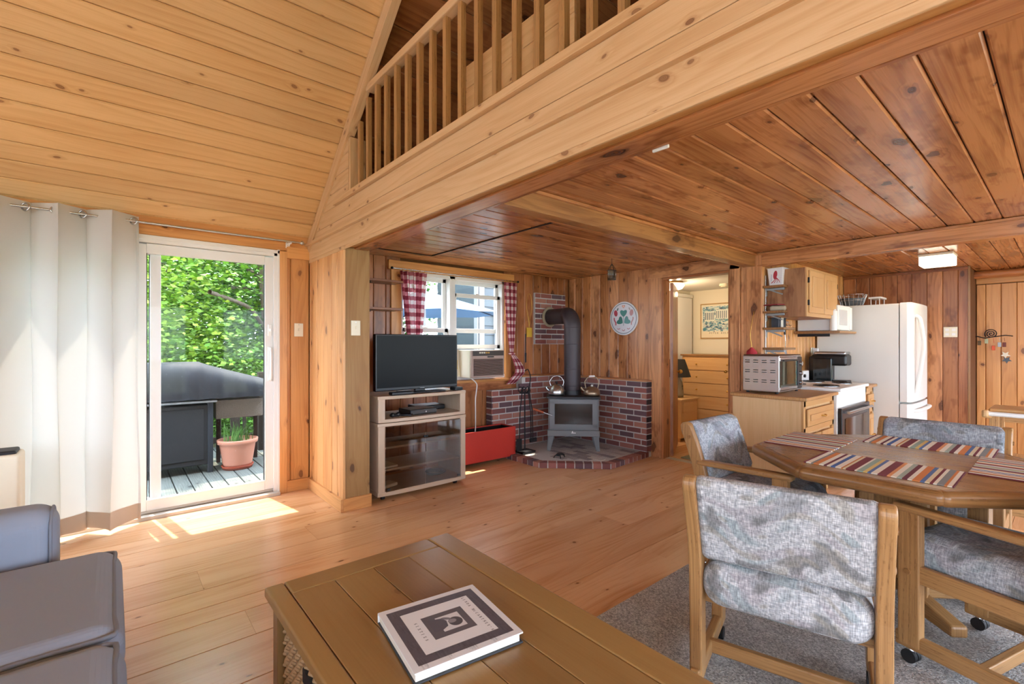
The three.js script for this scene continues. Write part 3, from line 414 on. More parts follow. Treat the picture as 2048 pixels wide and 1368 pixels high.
{ // photo book
  const cv = document.createElement('canvas'); cv.width = 640; cv.height = 620; const c = cv.getContext('2d');
  c.fillStyle = '#d9d9da'; c.fillRect(0, 0, 640, 620); c.fillStyle = '#57535a'; c.fillRect(42, 36, 556, 548); for (let i = 0; i < 500; i++) { c.fillStyle = `rgba(${i % 3 ? '30,28,32' : '150,148,152'},.10)`; const x = 42 + (i * 97 % 540), y = 36 + (i * 61 % 530); c.fillRect(x, y, 30 + i % 50, 4 + i % 9); }
  c.fillStyle = '#dcdcdd'; c.fillRect(106, 98, 428, 424); c.fillStyle = '#5a575c'; c.fillRect(200, 182, 240, 250); c.fillStyle = '#d3d3d4'; c.fillRect(243, 222, 154, 140);
  c.fillStyle = '#4c494e'; c.beginPath(); c.ellipse(330, 268, 46, 40, 0, 0, 7); c.fill(); c.fillStyle = '#8f8c90'; c.beginPath(); c.ellipse(318, 284, 20, 25, 0, 0, 7); c.fill(); c.fillStyle = '#55525a'; c.beginPath(); c.moveTo(243, 410); c.lineTo(262, 330); c.lineTo(300, 312); c.lineTo(352, 322); c.lineTo(376, 362); c.lineTo(376, 410); c.fill(); c.fillStyle = '#77747a'; c.beginPath(); c.ellipse(278, 306, 12, 30, .6, 0, 7); c.fill();
  c.fillStyle = '#3a3b40'; c.font = 'bold 22px serif'; const sp2 = (t, x, y, st) => [...t].forEach((ch, i) => c.fillText(ch, x + i * st, y)); sp2("LINDA McCARTNEY'S", 118, 138, 25); sp2('SIXTIES', 228, 480, 30);
  const tx = new THREE.CanvasTexture(cv); tx.colorSpace = THREE.SRGBColorSpace;
  const b = thing('photo_book', 'large white and grey photo book lying on the coffee table', 'book', [.727, .48, -1.14], -.14);
  const W = .312, H = .302; part('back_cover', rb(W, .004, H, .0015, 0, .0025, 0), std({ color: 0x30343c, roughness: .5 }), b); part('pages', rb(W - .012, .022, H - .012, .002, -.002, .0155, 0), std({ color: 0xe2ddcf, roughness: .9 }), b); part('front_cover', rb(W, .004, H, .0015, 0, .0285, 0), M.white, b); part('spine', rb(W, .03, .005, .002, 0, .0155, -H / 2), M.white, b);
  const g = new THREE.PlaneGeometry(H, W); g.rotateX(-PI / 2); g.rotateY(-PI / 2); part('cover_print', g.translate(0, .0309, 0), std({ map: tx, roughness: .35 }), b);
}
// ---------- television corner ----------
{
  const s = thing('tv_stand', 'beige two tier television stand with glass doors', 'tv stand', [2.085, 0, -3.87]);
  const W = .86, D = .44, f = .2; // local front at z=+D/2+bow
  const bow = (w, h, d, y, b) => { const sh = new THREE.Shape(); sh.moveTo(-w / 2, d / 2); sh.lineTo(-w / 2, -d / 2 + .0); sh.quadraticCurveTo(0, -d / 2 - b * 2, w / 2, -d / 2); sh.lineTo(w / 2, d / 2); return grain(new THREE.ExtrudeGeometry(sh, { depth: h, bevelEnabled: true, bevelSize: .004, bevelThickness: .004, bevelSegments: 2, curveSegments: 16 }).rotateX(-PI / 2).rotateY(0).translate(0, y, 0).scale(1, 1, 1), 0); };
  part('top', bow(W, .02, D, .846, .022), M.beige, s); part('deck', bow(W - .01, .02, D, .655, .022), M.beige, s); part('upper_base', bow(W, .02, D, .622, .022), M.beige, s); part('bottom', bow(W, .03, D, .05, .022), M.beige, s);
  for (const x of [-1, 1]) { part('side_panel', wb(.025, .55, D, x * (W / 2 - .013), .345, 0, 1), M.beige, s); part('front_stile', wb(.06, .55, .02, x * (W / 2 - .03), .345, D / 2 - .004, 1), M.beige, s); part('upper_side', wb(.025, .175, D, x * (W / 2 - .013), .76, 0, 1), M.beige, s); part('front_stile', wb(.06, .17, .02, x * (W / 2 - .03), .76, D / 2 - .004, 1), M.beige, s); }
  part('shelf', wb(W - .06, .018, D - .06, 0, .43, -.01, 0), M.beige, s); part('shelf', wb(W - .06, .018, D - .06, 0, .245, -.01, 0), M.beige, s);
  const gm = phy({ color: 0xd8d2cc, transmission: 1, thickness: 0, roughness: .03, ior: 1.5 });
  for (const x of [-1, 1]) { const d = part('glass_door', bx(.366, .53, .005, x * .186, .345, D / 2 + .018), gm, s); part('hinge', rb(.03, .02, .012, .002, x * .345, .1, D / 2 + .02), M.black, d); part('door_catch', rb(.018, .018, .012, .002, x * .012, .5, D / 2 + .024), M.black, d); }
  for (const [x, z] of [[-.36, .15], [.36, .15], [-.36, -.15], [.36, -.15]]) part('caster', mv(cy(.022, .022, .025), x, .022, z, 0, 0, PI / 2), M.rubber, s);
}
{
  const t = thing('television', 'flat black television on the beige stand', 'television', [2.1, .872, -3.79]);
  part('casing', rb(.825, .49, .05, .008, 0, .27, -.01), M.black, t); part('screen', bx(.795, .45, .004, 0, .278, .0165), phy({ color: 0x050607, roughness: .3, specularIntensity: .25 }), t); part('stand_base', rb(.4, .014, .2, .006, .02, .007, .02), M.black, t); part('stand_neck', rb(.1, .06, .03, .006, .02, .035, -.01), M.black, t); part('brand_plate', bx(.05, .006, .002, .03, .036, .017), std({ color: 0x8a8a8a, roughness: .4 }), t);
}
single('soundbar', rb(.2, .028, .07, .008), M.black, 'long black remote shaped bar before the television', 'speaker', [1.86, .888, -3.645], 0);
single('small_router', [rb(.09, .03, .09, .008)], M.black, 'small black box on the right of the television stand', 'router', [2.45, .888, -3.70], .1);
{ const p = thing('dvd_player', 'black disc player on the tv stand deck', 'disc player', [2.1, .678, -3.8], .06); part('body', rb(.27, .05, .2, .004, 0, .025, 0), M.black, p); part('face', rb(.265, .044, .006, .002, 0, .025, .102), std({ color: 0x0b0c0e, roughness: .15 }), p); part('button', mv(cy(.006, .006, .004, 0, 0, 0, 12), .02, .025, .106, PI / 2), M.steel, p); }
single('cable_box', rb(.3, .045, .2, .01), M.black, 'black cable box behind the disc player', 'cable box', [2.31, .70, -4.01], -.1);
single('game_controller', [mv(rb(.07, .028, .05, .012), 0, .014, 0), sp(.02, -.03, .02, .02), sp(.02, .03, .02, .02)], M.black, 'black game controller left of the disc player', 'controller', [1.84, .678, -3.74], .2);
single('remote_control', rb(.045, .018, .15, .006), M.black, 'short black remote beside the game controller', 'remote', [1.93, .688, -3.73], .7);
single('coiled_cable', [0, 1, 2, 3].map((i) => mv(new THREE.TorusGeometry(.07 + i * .008, .004, 6, 30), i * .006, .006 + i * .006, 0, PI / 2)), M.rubber, 'coiled black cable on the bottom shelf of the tv stand', 'cable', [2.3, .085, -3.85]);
single('game_case', rb(.13, .016, .18, .002), M.ivory, 'pale disc case on the middle shelf of the tv stand', 'case', [1.79, .263, -3.8], .1);
single('paper_bundle', rb(.16, .03, .11, .01), M.ivory, 'folded pale papers on the bottom shelf of the tv stand', 'papers', [1.79, .097, -3.78], .3);
// white cable from the shelf down behind the television
single('power_cable', tube([[1.64, 1.78, -4.1], [1.72, 1.7, -4.16], [1.78, 1.45, -4.18], [1.74, 1.15, -4.18], [1.66, .9, -4.16], [1.62, .5, -4.14], [1.62, .05, -4.14]], .006, 60, 6), M.white, 'white power cord hanging beside the television', 'cord');
single('power_strip', rb(.05, .035, .1, .005), M.white, 'white plug strip clipped under the upper alcove shelf', 'plug strip', [1.8, 1.67, -4.3]);
single('power_cable', tube([[3.02, .93, -4.28], [3.05, .86, -4.2], [3.03, .7, -4.2], [3.03, .4, -4.2], [3.02, .1, -4.22]], .007, 40, 6), M.white, 'white cord hanging from the air conditioner', 'cord');
for (const [y, lab] of [[1.90, 'upper dark shelf in the alcove corner'], [1.63, 'lower dark shelf in the alcove corner']]) {
  const s = thing('alcove_shelf', lab, 'shelf', [1.92, y, -4.33], 0, 'dark shelves in the alcove corner'); part('board', wb(.58, .022, .2, -.03, .011, 0, 0), M.red[1], s); part('bracket', [mv(rb(.012, .02, .18, .002), -.07, -.012, -.01), mv(rb(.01, .06, .02, .002), -.07, -.035, -.09), mv(rb(.008, .012, .17, .002), -.07, -.03, -.03, .35)], M.iron, s);
}
single('shelf_standard', [rb(.018, 1.3, .012, .002), ...range(-.6, .6, .06).map((y) => bx(.007, .02, .014, 0, y, 0))], M.brass, 'slotted brass shelf standard on the alcove wall', 'shelf standard', [1.85, 1.5, -4.44]);
// ---------- gingham curtains and their rod ----------
const checkTex = dataTex(256, 256, (u, v) => { const a = (u * 4) % 1 < .5, b = (v * 4) % 1 < .5, n = ((Math.floor(u * 128) + Math.floor(v * 128)) & 1) * 10; return a && b ? [126 + n, 28 + n, 46 + n] : a || b ? [188 + n, 110 + n, 120 + n] : [238 + n, 230 + n, 226 + n]; });
const check = phy({ map: checkTex, roughness: .9, transmission: .3, thickness: 0, side: THREE.DoubleSide });
function drape(rows, nf, amp) { // rows: [y, x0, x1, z]
  const nx = 60, g = new THREE.PlaneGeometry(1, 1, nx, rows.length - 1), p = g.attributes.position, uv = g.attributes.uv; let n = 0;
  for (const [y, x0, x1, z] of rows) for (let i = 0; i <= nx; i++) { const s = i / nx; p.setXYZ(n, x0 + (x1 - x0) * s, y, z + amp * Math.min(1, (x1 - x0) / .2) * Math.sin(s * nf * 2 * PI)); uv.setXY(n, s * 1.7, y * 3.0); n++; } g.computeVertexNormals(); return g;
}
{
  const top = 2.04, L = []; for (let i = 0; i <= 24; i++) { const k = i / 24, y = top - k * 1.1; L.push([y, 2.205 + .085 * Math.min(1, k * 1.5), 2.515 - .06 * Math.min(1, k * 1.5), -4.35]); }
  const c = thing('gingham_curtain', 'red and white gingham curtain left of the alcove window', 'curtain', [0, 0, 0], 0, 'gingham curtains on the alcove window'); part('cloth', drape(L, 5, .022), check, c);
  const R = []; for (let i = 0; i <= 36; i++) { const k = i / 36, y = top - k * 1.22, w = k < .7 ? .2 - .14 * (k / .7) ** 1.6 : .06 + .1 * Math.sin((k - .7) / .3 * PI * .7), cx = 3.655 + (k < .7 ? .03 * k : .02 + .14 * ((k - .7) / .3) ** .8 - .16 * Math.max(0, (k - .88) / .12)); R.push([y, cx - w / 2, cx + w / 2, -4.35 + (k > .7 ? .06 * Math.sin((k - .7) / .3 * PI) : 0)]); }
  const d = thing('gingham_curtain', 'red and white gingham curtain gathered right of the alcove window', 'curtain', [0, 0, 0], 0, 'gingham curtains on the alcove window'); part('cloth', drape(R, 4, .02), check, d); part('tie_band', mv(new THREE.TorusGeometry(.034, .009, 8, 20), 3.678, 1.185, -4.35, PI / 2), std({ map: checkTex, roughness: .9 }), d);
  const r = thing('cafe_rod', 'thin metal rod carrying the gingham curtains', 'curtain rod', [2.955, 2.062, -4.36]); part('rod', mv(cy(.006, .006, 1.66, 0, 0, 0, 10), 0, 0, 0, 0, 0, PI / 2), M.steel, r); for (const x of [-.83, .83]) part('finial', sp(.014, x, 0, 0), M.iron, r);
  for (const x of [2.24, 2.29, 2.34, 2.39, 2.44, 2.49, 3.58, 3.63, 3.68, 3.73]) part('ring', mv(new THREE.TorusGeometry(.012, .002, 6, 14), x - 2.955, -.008, 0, 0, PI / 2), M.brass, r);
}
{ // window air conditioner
  const a = thing('air_conditioner', 'window air conditioner with a brown grille under the raised sash', 'air conditioner', [3.22, .92, -4.36]);
  part('housing', rb(.47, .31, .34, .01, 0, .16, -.05), M.ivory, a); part('front_panel', rb(.46, .3, .03, .008, 0, .16, .13), std({ color: 0xb39c90, roughness: .5 }), a); part('control_strip', rb(.43, .055, .008, .002, 0, .278, .147), std({ color: 0x3e342e, roughness: .4 }), a);
  for (let i = 0; i < 14; i++) part('louver', mv(bx(.41, .008, .012), 0, .035 + i * .0135, .15, .5), std({ color: 0x7a665e, roughness: .6 }), a); for (let i = 0; i < 5; i++) part('button', rb(.022, .016, .006, .002, -.12 + i * .03, .285, .152), i < 3 ? M.ivory : M.brass, a);
  part('badge', bx(.09, .014, .004, .03, .238, .148), M.black, a); part('side_filler', rb(.12, .32, .02, .004, -.3, .16, -.1), M.ivory, a); part('side_label', bx(.02, .1, .002, -.27, .15, -.088), std({ color: 0xd9b93c, roughness: .6 }), a);
}
// ---------- brick hearth, stove and what stands round it ----------
function brickFace(parent, O, A, N, len, y0, courses, ch, bl, opt = {}) {
  for (let r = 0; r < courses; r++) { const off = (r % 2) * bl / 2; for (let a = -off; a < len - .02; a += bl) { const a0 = Math.max(0, a) + .008, a1 = Math.min(len, a + bl) - .008; if (a1 - a0 < .03 || (opt.skip && opt.skip((a0 + a1) / 2, r))) continue; const m = plank(V3().copy(O).addScaledVector(Y, y0 + r * ch), A, Y, N, a0, a1, .0075, ch - .0075, .02, .003, 0); part('brick', m, opt.mats ? pick(opt.mats) : pick(M.brick), parent); } }
}
const hearth = struct('hearth', (() => { const s = new THREE.Shape([[3.418, 4.44], [3.418, 3.602], [3.952, 3.078], [4.78, 3.138], [4.78, 4.44]].map((p) => new THREE.Vector2(...p))); return metric(new THREE.ExtrudeGeometry(s, { depth: .052, bevelEnabled: false }).rotateX(-PI / 2)); })(), M.mortar, 'raised brick hearth in the alcove corner');
{
  const pale = [0xb9b0ac, 0xa39a98, 0xc2bab4, 0x958c8c].map((c) => std({ color: c, roughness: .9, bumpMap: grit, bumpScale: .004 })), pts = [[3.418, -4.3], [3.418, -3.602], [3.952, -3.078], [4.72, -3.138]];
  for (let i = 0; i < 3; i++) { const a = V3(pts[i][0], 0, pts[i][1]), b = V3(pts[i + 1][0], 0, pts[i + 1][1]), d = V3().subVectors(b, a), L = d.length(); d.normalize(); const N = V3(-d.z, 0, d.x); if (N.dot(V3(-1, 0, 1)) < 0) N.negate(); const n = Math.round(L / .089);
    for (let k = 0; k < n; k++) { const g = rb(L / n - .012, .056, .1, .003); const ang = Math.atan2(-d.z, d.x); g.rotateY(ang); const c = V3().copy(a).addScaledVector(d, (k + .5) * L / n).addScaledVector(N, -.044); part('edge_brick', metric(g.translate(c.x, .029, c.z), .3), pick(M.brick), hearth); } }
  const inside = (x, z) => x > 3.53 && x < 4.66 && z > -4.34 && z < -3.19 && (x - 3.418) - (z + 3.602) * 1 > .0 && (x + z) > -.02 + .16 - .18 - (0) && ((x - 3.418) * .524 - (z + 3.602) * .534) > .085;
  for (let x = 3.56, r = 0; x < 4.7; x += .092, r++) for (let z = -4.33 + (r % 2) * .1; z < -3.1; z += .2) if (inside(x, z + .1) && inside(x, z + .02) && inside(x, z + .18)) part('paver', metric(rb(.082, .012, .19, .003, x, .052, z + .1), .3), pick(pale), hearth);
}
const brickN = struct('brick_wall', [bx(.47, .70, .11, 3.605, .41, -4.397), bx(.95, .84, .11, 4.31, .48, -4.397)], M.mortar, 'low brick heat shield on the window wall');
brickFace(brickN, V3(3.368, 0, -4.335), X, Z, 1.305, .06, 12, .0695, .205, { skip: (a, r) => r >= 10 && a < .47 });
part('cap', wb(.95, .018, .13, 4.3, .906, -4.385, 0), M.stove[1], brickN);
for (let r = 0; r < 10; r++) part('brick', plank(V3(3.362, .06 + r * .0695, -4.45), Z, Y, nX, .006, .11, .0075, .062, .02, .003, 0), pick(M.brick), brickN);
const brickE = struct('brick_wall_001', bx(.11, .81, 1.2, 4.733, .465, -3.74), M.mortar, 'low brick heat shield on the stove wall');
brickFace(brickE, V3(4.672, 0, -4.335), Z, nX, 1.205, .06, 12, .0672, .205);
for (let r = 0; r < 12; r++) part('brick', plank(V3(4.672, .06 + r * .0672, -3.13), X, Y, Z, .004, .108, .006, .0612, .02, .003, 0), [M.brick[3], M.brick[4], std({ color: 0x3c3438, roughness: .9 })][r % 3], brickE);
part('cap', wb(.13, .018, 1.22, 4.722, .876, -3.735, 2), M.stove[2], brickE);
const chim = struct('chimney_panel', bx(.565, .66, .03, 4.41, 1.63, -4.442), M.mortar, 'brick panel round the flue');
brickFace(chim, V3(4.128, 0, -4.418), X, Z, .565, 1.3, 10, .066, .2);
{
  const s = thing('wood_stove', 'grey cast iron wood stove with a glass door on the hearth', 'wood stove', [4.2, .058, -3.84], -PI / 4);
  const im = std({ color: 0x7a7d80, roughness: .6, metalness: .2, bumpMap: grit, bumpScale: .0015 }), dk = std({ color: 0x3b3c3f, roughness: .55, metalness: .4 });
  part('body', rb(.58, .44, .4, .012, 0, .395, 0, 2), im, s); part('top_plate', rb(.62, .022, .45, .008, 0, .625, 0), dk, s); part('door_frame', [rb(.55, .055, .02, .006, 0, .58, .205), rb(.55, .06, .02, .006, 0, .29, .205), rb(.06, .3, .02, .006, -.245, .43, .205), rb(.06, .3, .02, .006, .245, .43, .205)], im, s);
  part('door_glass', bx(.45, .25, .006, 0, .435, .206), std({ color: 0x2e2723, roughness: .12 }), s); part('ash_lip', rb(.6, .07, .05, .008, 0, .215, .2), im, s); part('badge', [bx(.05, .008, .002, 0, .222, .2262), bx(.012, .016, .002, -.012, .235, .2262)], M.white, s);
  for (const x of [-1, 1]) for (const z of [-1, 1]) { const g = rb(.075, .21, .05, .01), p = g.attributes.position; for (let i = 0; i < p.count; i++) { const k = (p.getY(i) + .105) / .21; p.setX(i, p.getX(i) * (.55 + .55 * k) + x * (1 - k) * .035); } g.computeVertexNormals(); part('leg', g.translate(x * .25, .105, z * .15), im, s); }
  const h = part('handle', [mv(cy(.007, .007, .12), -.3, .44, .23, 0, 0, 1.25)], M.steel, s); part('grip', mv(cy(.014, .012, .13, 0, 0, 0, 16), -.405, .475, .23, 0, 0, 1.25), std({ color: 0xa6522e, roughness: .6 }), h);
  part('flue_collar', cy(.108, .112, .05, 0, .66, -.09, 32), dk, s);
}
{
  const m = std({ color: 0x4a4448, roughness: .5, metalness: .4 }), f = thing('flue_pipe', 'dark steel flue pipe bending into the brick wall', 'stovepipe', [4.264, 0, -3.904]);
  part('pipe', cy(.1, .1, .775, 0, 1.1325, 0, 32), m, f); const R = .16, el = []; for (let i = 0; i <= 8; i++) { const a = i / 8 * PI / 2; el.push([.075 * (1 - Math.cos(a)), 1.5 + R * Math.sin(a), -R * (1 - Math.cos(a))]); } part('elbow', tube(el, .1, 24, 28), m, f);
  part('horizontal_pipe', tube([[.07, 1.655, -.13], [.11, 1.655, -.508]], .1, 4, 28), m, f); for (const y of [.8, 1.0, 1.3, 1.5]) part('seam_ring', mv(new THREE.TorusGeometry(.1, .004, 6, 32), 0, y, 0, PI / 2), m, f); part('wall_collar', mv(new THREE.TorusGeometry(.115, .018, 8, 32), .11, 1.655, -.498), std({ color: 0xa79a80, roughness: .8 }), f);
}
const kettle = (label, x, z, m, hm, squat) => {
  const k = thing('kettle', label, 'kettle', [x, .694, z], -.6); part('body', lathe([[0, 0], [.088, 0], [.098, .02], [.096, .06 * squat], [.07, .105 * squat], [.035, .125 * squat], [0, .128 * squat]], 32), m, k); part('spout', tube([[-.08, .05, 0], [-.115, .075, 0], [-.13, .1, 0]], .014, 10, 10), m, k); part('lid_knob', sp(.014, 0, .138 * squat, 0), hm, k);
  part('handle', tube([[-.07, .1 * squat, 0], [-.085, .16, 0], [-.05, .215, 0], [0, .232, 0], [.05, .215, 0], [.085, .16, 0], [.07, .1 * squat, 0]], .007, 40, 8), m, k); if (squat < 1) part('grip', mv(cy(.012, .012, .07), 0, .228, 0, 0, 0, PI / 2), hm, k); return k;
};
kettle('shiny steel kettle on the left of the stove top', 4.02, -3.93, M.steel, M.black, 1.1); kettle('worn metal kettle with a white grip on the stove top', 4.3, -3.63, std({ color: 0x9c8872, roughness: .35, metalness: .8 }), M.white, .85);
{ // fire tools
  const t = thing('fire_tool_stand', 'black wrought iron fire tool stand on the hearth', 'fire tools', [3.62, .06, -4.05]); part('base', rb(.2, .02, .16, .006, 0, .01, 0), M.iron, t); part('post', cy(.008, .008, .72, 0, .37, 0, 10), M.iron, t); part('crown', [mv(new THREE.TorusGeometry(.06, .006, 6, 20), 0, .68, 0, PI / 2), ...[0, 1, 2, 3, 4].map((i) => mv(new THREE.TorusGeometry(.03, .005, 6, 16), Math.cos(i * 1.26) * .05, .72, Math.sin(i * 1.26) * .05, 0, i))], M.iron, t);
  for (const [i, [x, z, tip]] of [[-.09, .02, 0], [.09, .03, 1], [.02, .08, 2]].entries()) { const q = part('tool', [tube([[x * .6, .68, z * .6], [x, .45, z], [x * 1.1, .14, z]], .006, 10, 6), mv(new THREE.TorusGeometry(.016, .004, 6, 14), x * .6, .70, z * .6)], M.iron, t); part('tool_head', tip === 0 ? rb(.08, .14, .012, .01, x * 1.15, .1, z) : tip === 1 ? rb(.1, .05, .03, .008, x * 1.15, .13, z) : tube([[x, .16, z], [x + .03, .12, z], [x + .05, .15, z]], .006, 8, 6), M.iron, q); }
  part('hook', tube([[.05, .68, 0], [.09, .85, 0], [.05, .95, 0], [.0, .93, 0]], .006, 16, 6), M.iron, t);
}
{ const f = thing('iron_trivet', 'small iron figure lying on the hearth bricks', 'trivet', [3.74, .062, -3.62], .5); part('body', rb(.1, .025, .05, .01, 0, .03, 0), M.iron, f); for (const [x, z] of [[-.06, .03], [.06, .03], [-.06, -.03], [.06, -.03], [0, .05]]) part('limb', tube([[x * .4, .03, z * .4], [x, .025, z], [x * 1.3, .006, z * 1.3]], .006, 8, 6), M.iron, f); }
{ // red wood box
  const b = thing('red_log_box', 'red painted log box on casters before the window', 'box', [3.13, .04, -4.19]), rm = std({ color: 0xc2362b, roughness: .4, bumpMap: grit, bumpScale: .001 });
  part('front_board', rb(.72, .33, .02, .003, 0, .165, .12), rm, b); part('back_board', rb(.72, .33, .02, .003, 0, .165, -.12), rm, b); for (const x of [-.35, .35]) part('end_board', rb(.02, .33, .22, .003, x, .165, 0), rm, b); part('bottom', bx(.68, .02, .22, 0, .02, 0), M.dark, b); part('black_liner', [bx(.68, .3, .004, 0, .17, .107), bx(.68, .3, .004, 0, .17, -.107), bx(.004, .3, .21, .337, .17, 0)], M.black, b); for (const [x, z] of [[-.32, .1], [.32, .1], [-.32, -.1], [.32, -.1]]) part('caster', mv(cy(.018, .018, .014), x, -.022, z, 0, 0, PI / 2), M.steel, b);
}
// small things on the walls
{ const f = thing('fly_swatter', 'wire fly swatter with a yellow pad on the dark wall', 'fly swatter', [4.03, 1.56, -4.425]); part('wire', tube([[-.03, .35, 0], [-.045, .2, 0], [-.01, .05, 0], [0, -.05, 0], [.01, .05, 0], [.045, .2, 0], [.03, .35, 0], [0, .38, 0]], .003, 60, 5, true), M.brass, f); part('pad', rb(.09, .12, .006, .01, 0, -.11, 0), std({ color: 0xd6ab3a, roughness: .8 }), f); }
single('poker', [cy(.006, .006, .26, 0, 0, 0, 8), cy(.012, .008, .12, 0, -.17, 0, 10)], M.iron, 'short iron poker hanging below the fly swatter', 'poker', [3.97, 1.3, -4.425]);
{ // glass hanging lantern
  const l = thing('hanging_lantern', 'small glass and wire lantern hanging from the alcove ceiling', 'lantern', [3.93, 1.96, -3.05]); const gm = phy({ color: 0x9fb4bd, transmission: 1, thickness: .01, roughness: .1 });
  part('jar', lathe([[0, 0], [.035, 0], [.04, .02], [.04, .09], [.03, .105]], 20), gm, l); part('wire_cage', [...[0, 1, 2, 3, 4, 5].map((i) => tube([[Math.cos(i * 1.047) * .042, 0, Math.sin(i * 1.047) * .042], [Math.cos(i * 1.047) * .044, .1, Math.sin(i * 1.047) * .044], [0, .17, 0]], .002, 10, 5)), mv(new THREE.TorusGeometry(.043, .003, 6, 24), 0, .1, 0, PI / 2), mv(new THREE.TorusGeometry(.042, .003, 6, 24), 0, .005, 0, PI / 2)], M.iron, l); part('chain', cy(.0025, .0025, .06, 0, .195, 0, 6), M.iron, l);
}
{ // painted round plaque
  const cv = document.createElement('canvas'); cv.width = cv.height = 512; const c = cv.getContext('2d'); c.fillStyle = '#e6e8ee'; c.fillRect(0, 0, 512, 512); c.strokeStyle = '#5d7377'; c.lineWidth = 9; c.beginPath(); c.arc(256, 256, 236, 0, 7); c.stroke();
  const heart = (x, y, s, col, rot) => { c.save(); c.translate(x, y); c.rotate(rot); c.fillStyle = col; c.beginPath(); c.moveTo(0, s); c.bezierCurveTo(-s * 1.5, 0, -s * 1.1, -s * 1.1, 0, -s * .45); c.bezierCurveTo(s * 1.1, -s * 1.1, s * 1.5, 0, 0, s); c.fill(); c.restore(); };
  heart(256, 168, 66, '#4f9088', 0); heart(188, 290, 66, '#3d7f76', 2.2 + PI); heart(324, 290, 66, '#6aa0a0', -2.2 + PI); c.strokeStyle = '#4a8079'; c.lineWidth = 7; c.beginPath(); c.moveTo(256, 232); c.lineTo(256, 370); c.stroke(); heart(256, 66, 30, '#e0a08e', 0); heart(256, 68, 14, '#f5d9c8', 0);
  for (const s of [-1, 1]) { const col = s < 0 ? '#b9495a' : '#c99a9c'; c.fillStyle = col; c.beginPath(); c.ellipse(256 + s * 148, 170, 34, 50, s * .2, 0, 7); c.fill(); c.fillStyle = s < 0 ? '#566b66' : '#b9b4b2'; c.beginPath(); c.ellipse(256 + s * 112, 110, 12, 26, -s * .5, 0, 7); c.fill(); c.strokeStyle = col; c.lineWidth = 20; c.beginPath(); c.moveTo(256 + s * 176, 240); c.bezierCurveTo(256 + s * 190, 300, 256 + s * 130, 300, 256 + s * 150, 360); c.stroke(); c.lineWidth = 9; c.strokeStyle = '#b0606a'; c.beginPath(); c.arc(256 + s * 92, 400, 24, .2, 2.8); c.stroke(); } c.beginPath(); c.arc(256, 424, 24, .2, 2.9); c.stroke();
  const tx = new THREE.CanvasTexture(cv); tx.colorSpace = THREE.SRGBColorSpace; const d = thing('round_plaque', 'round painted wall plaque with a green three leaf clover and birds', 'plaque', [XE - .012, 1.615, -3.526]); part('disc', mv(cy(.205, .205, .014, 0, 0, 0, 48), 0, 0, 0, 0, 0, PI / 2), M.white, d); const g = new THREE.CircleGeometry(.2, 48); g.rotateY(-PI / 2); part('painted_face', g.translate(-.0076, 0, 0), std({ map: tx, roughness: .5 }), d);
}
const plate = (label, x, y, z, ry, kind) => { const s = thing(kind === 2 ? 'outlet_plate' : 'light_switch', label, kind === 2 ? 'outlet' : 'switch', [x, y, z], ry); part('plate', rb(kind === 2 ? .12 : .075, .118, .008, .003), M.ivory, s); if (kind === 2) for (const dx of [-.028, .028]) { part('socket', rb(.034, .03, .004, .006, dx, .026, .004), M.white, s); part('socket', rb(.034, .03, .004, .006, dx, -.026, .004), M.white, s); } else { part('toggle', rb(.01, .022, .014, .002, 0, .004, .008), M.ivory, s); part('screw', mv(cy(.003, .003, .002), 0, .045, .005, PI / 2), M.steel, s); } };
plate('ivory light switch right of the sliding door', 1.268, 1.427, ZN + .005, 0, 1); plate('ivory light switch on the weathered post', 1.462, 1.427, -3.635, 0, 1);
// ---------- rug, dining table, chairs, high chair ----------
single('area_rug', (() => { const g = rb(2.75, .014, 2.9, .004, 0, .007, 0); return metric(g, .35); })(), std({ map: dataTex(256, 256, (() => { const a = pnoise(128, 128, 71), b = pnoise(60, 60, 72), c = pnoise(6, 6, 73); return (u, v) => { const k = 168 + 70 * (a(u, v) - .5) + 60 * (b(u, v) - .5) + 14 * (c(u, v) - .5); return [k * 1.0, k * .995, k * .985]; }; })()), roughness: 1, bumpMap: grit, bumpScale: .004 }), 'grey looped pile rug under the dining table', 'rug', [2.62, 0, .005]);
const fabricTex = dataTex(1024, 1024, (() => {
  const n1 = pnoise(9, 20, 81), n2 = pnoise(6, 14, 82), n3 = pnoise(60, 256, 83), n4 = pnoise(10, 26, 84), n5 = pnoise(8, 16, 85), n6 = pnoise(256, 60, 86), n7 = pnoise(5, 5, 87), n8 = pnoise(3, 3, 88);
  return (u, v) => {
    const yarn = Math.sin(u * 150 * PI) ** 2, pick2 = Math.sin(v * 260 * PI) ** 2, wx = u + .10 * n7(u, v), wy = v + .14 * n8(u, v) + .05 * Math.sin(u * 12.566);
    let c = mix([168, 172, 178], [200, 200, 200], n3(u, v)); const a = n1(wx, wy), b = n2(wx, wy), e = n5(wx, wy), g = n4(wx, wy), S = (x, t) => Math.max(0, Math.min(1, (x - t) * 9));
    c = mix(c, [126, 144, 148], S(a, .68) * .5); c = mix(c, [152, 142, 148], S(b, .7) * .4); c = mix(c, [112, 112, 112], S(e, .66) * .7); c = mix(c, [150, 144, 132], S(g, .7) * .55);
    const k = .72 + .2 * yarn + .16 * pick2 + .28 * (n6(u, v) - .5) + .12 * (n3(u, v) - .5); return [c[0] * k, c[1] * k, c[2] * k];
  };
})());
const fabric = [[.92, .96, 1], [.76, .8, .84], [1.04, 1.03, 1.02]].map((k) => { const m = std({ map: fabricTex, roughness: .95, bumpMap: (() => { const t = weave.clone(); t.repeat.set(2.2, 2.2); return t; })(), bumpScale: .0012 }); m.color.setRGB(...k); return m; });
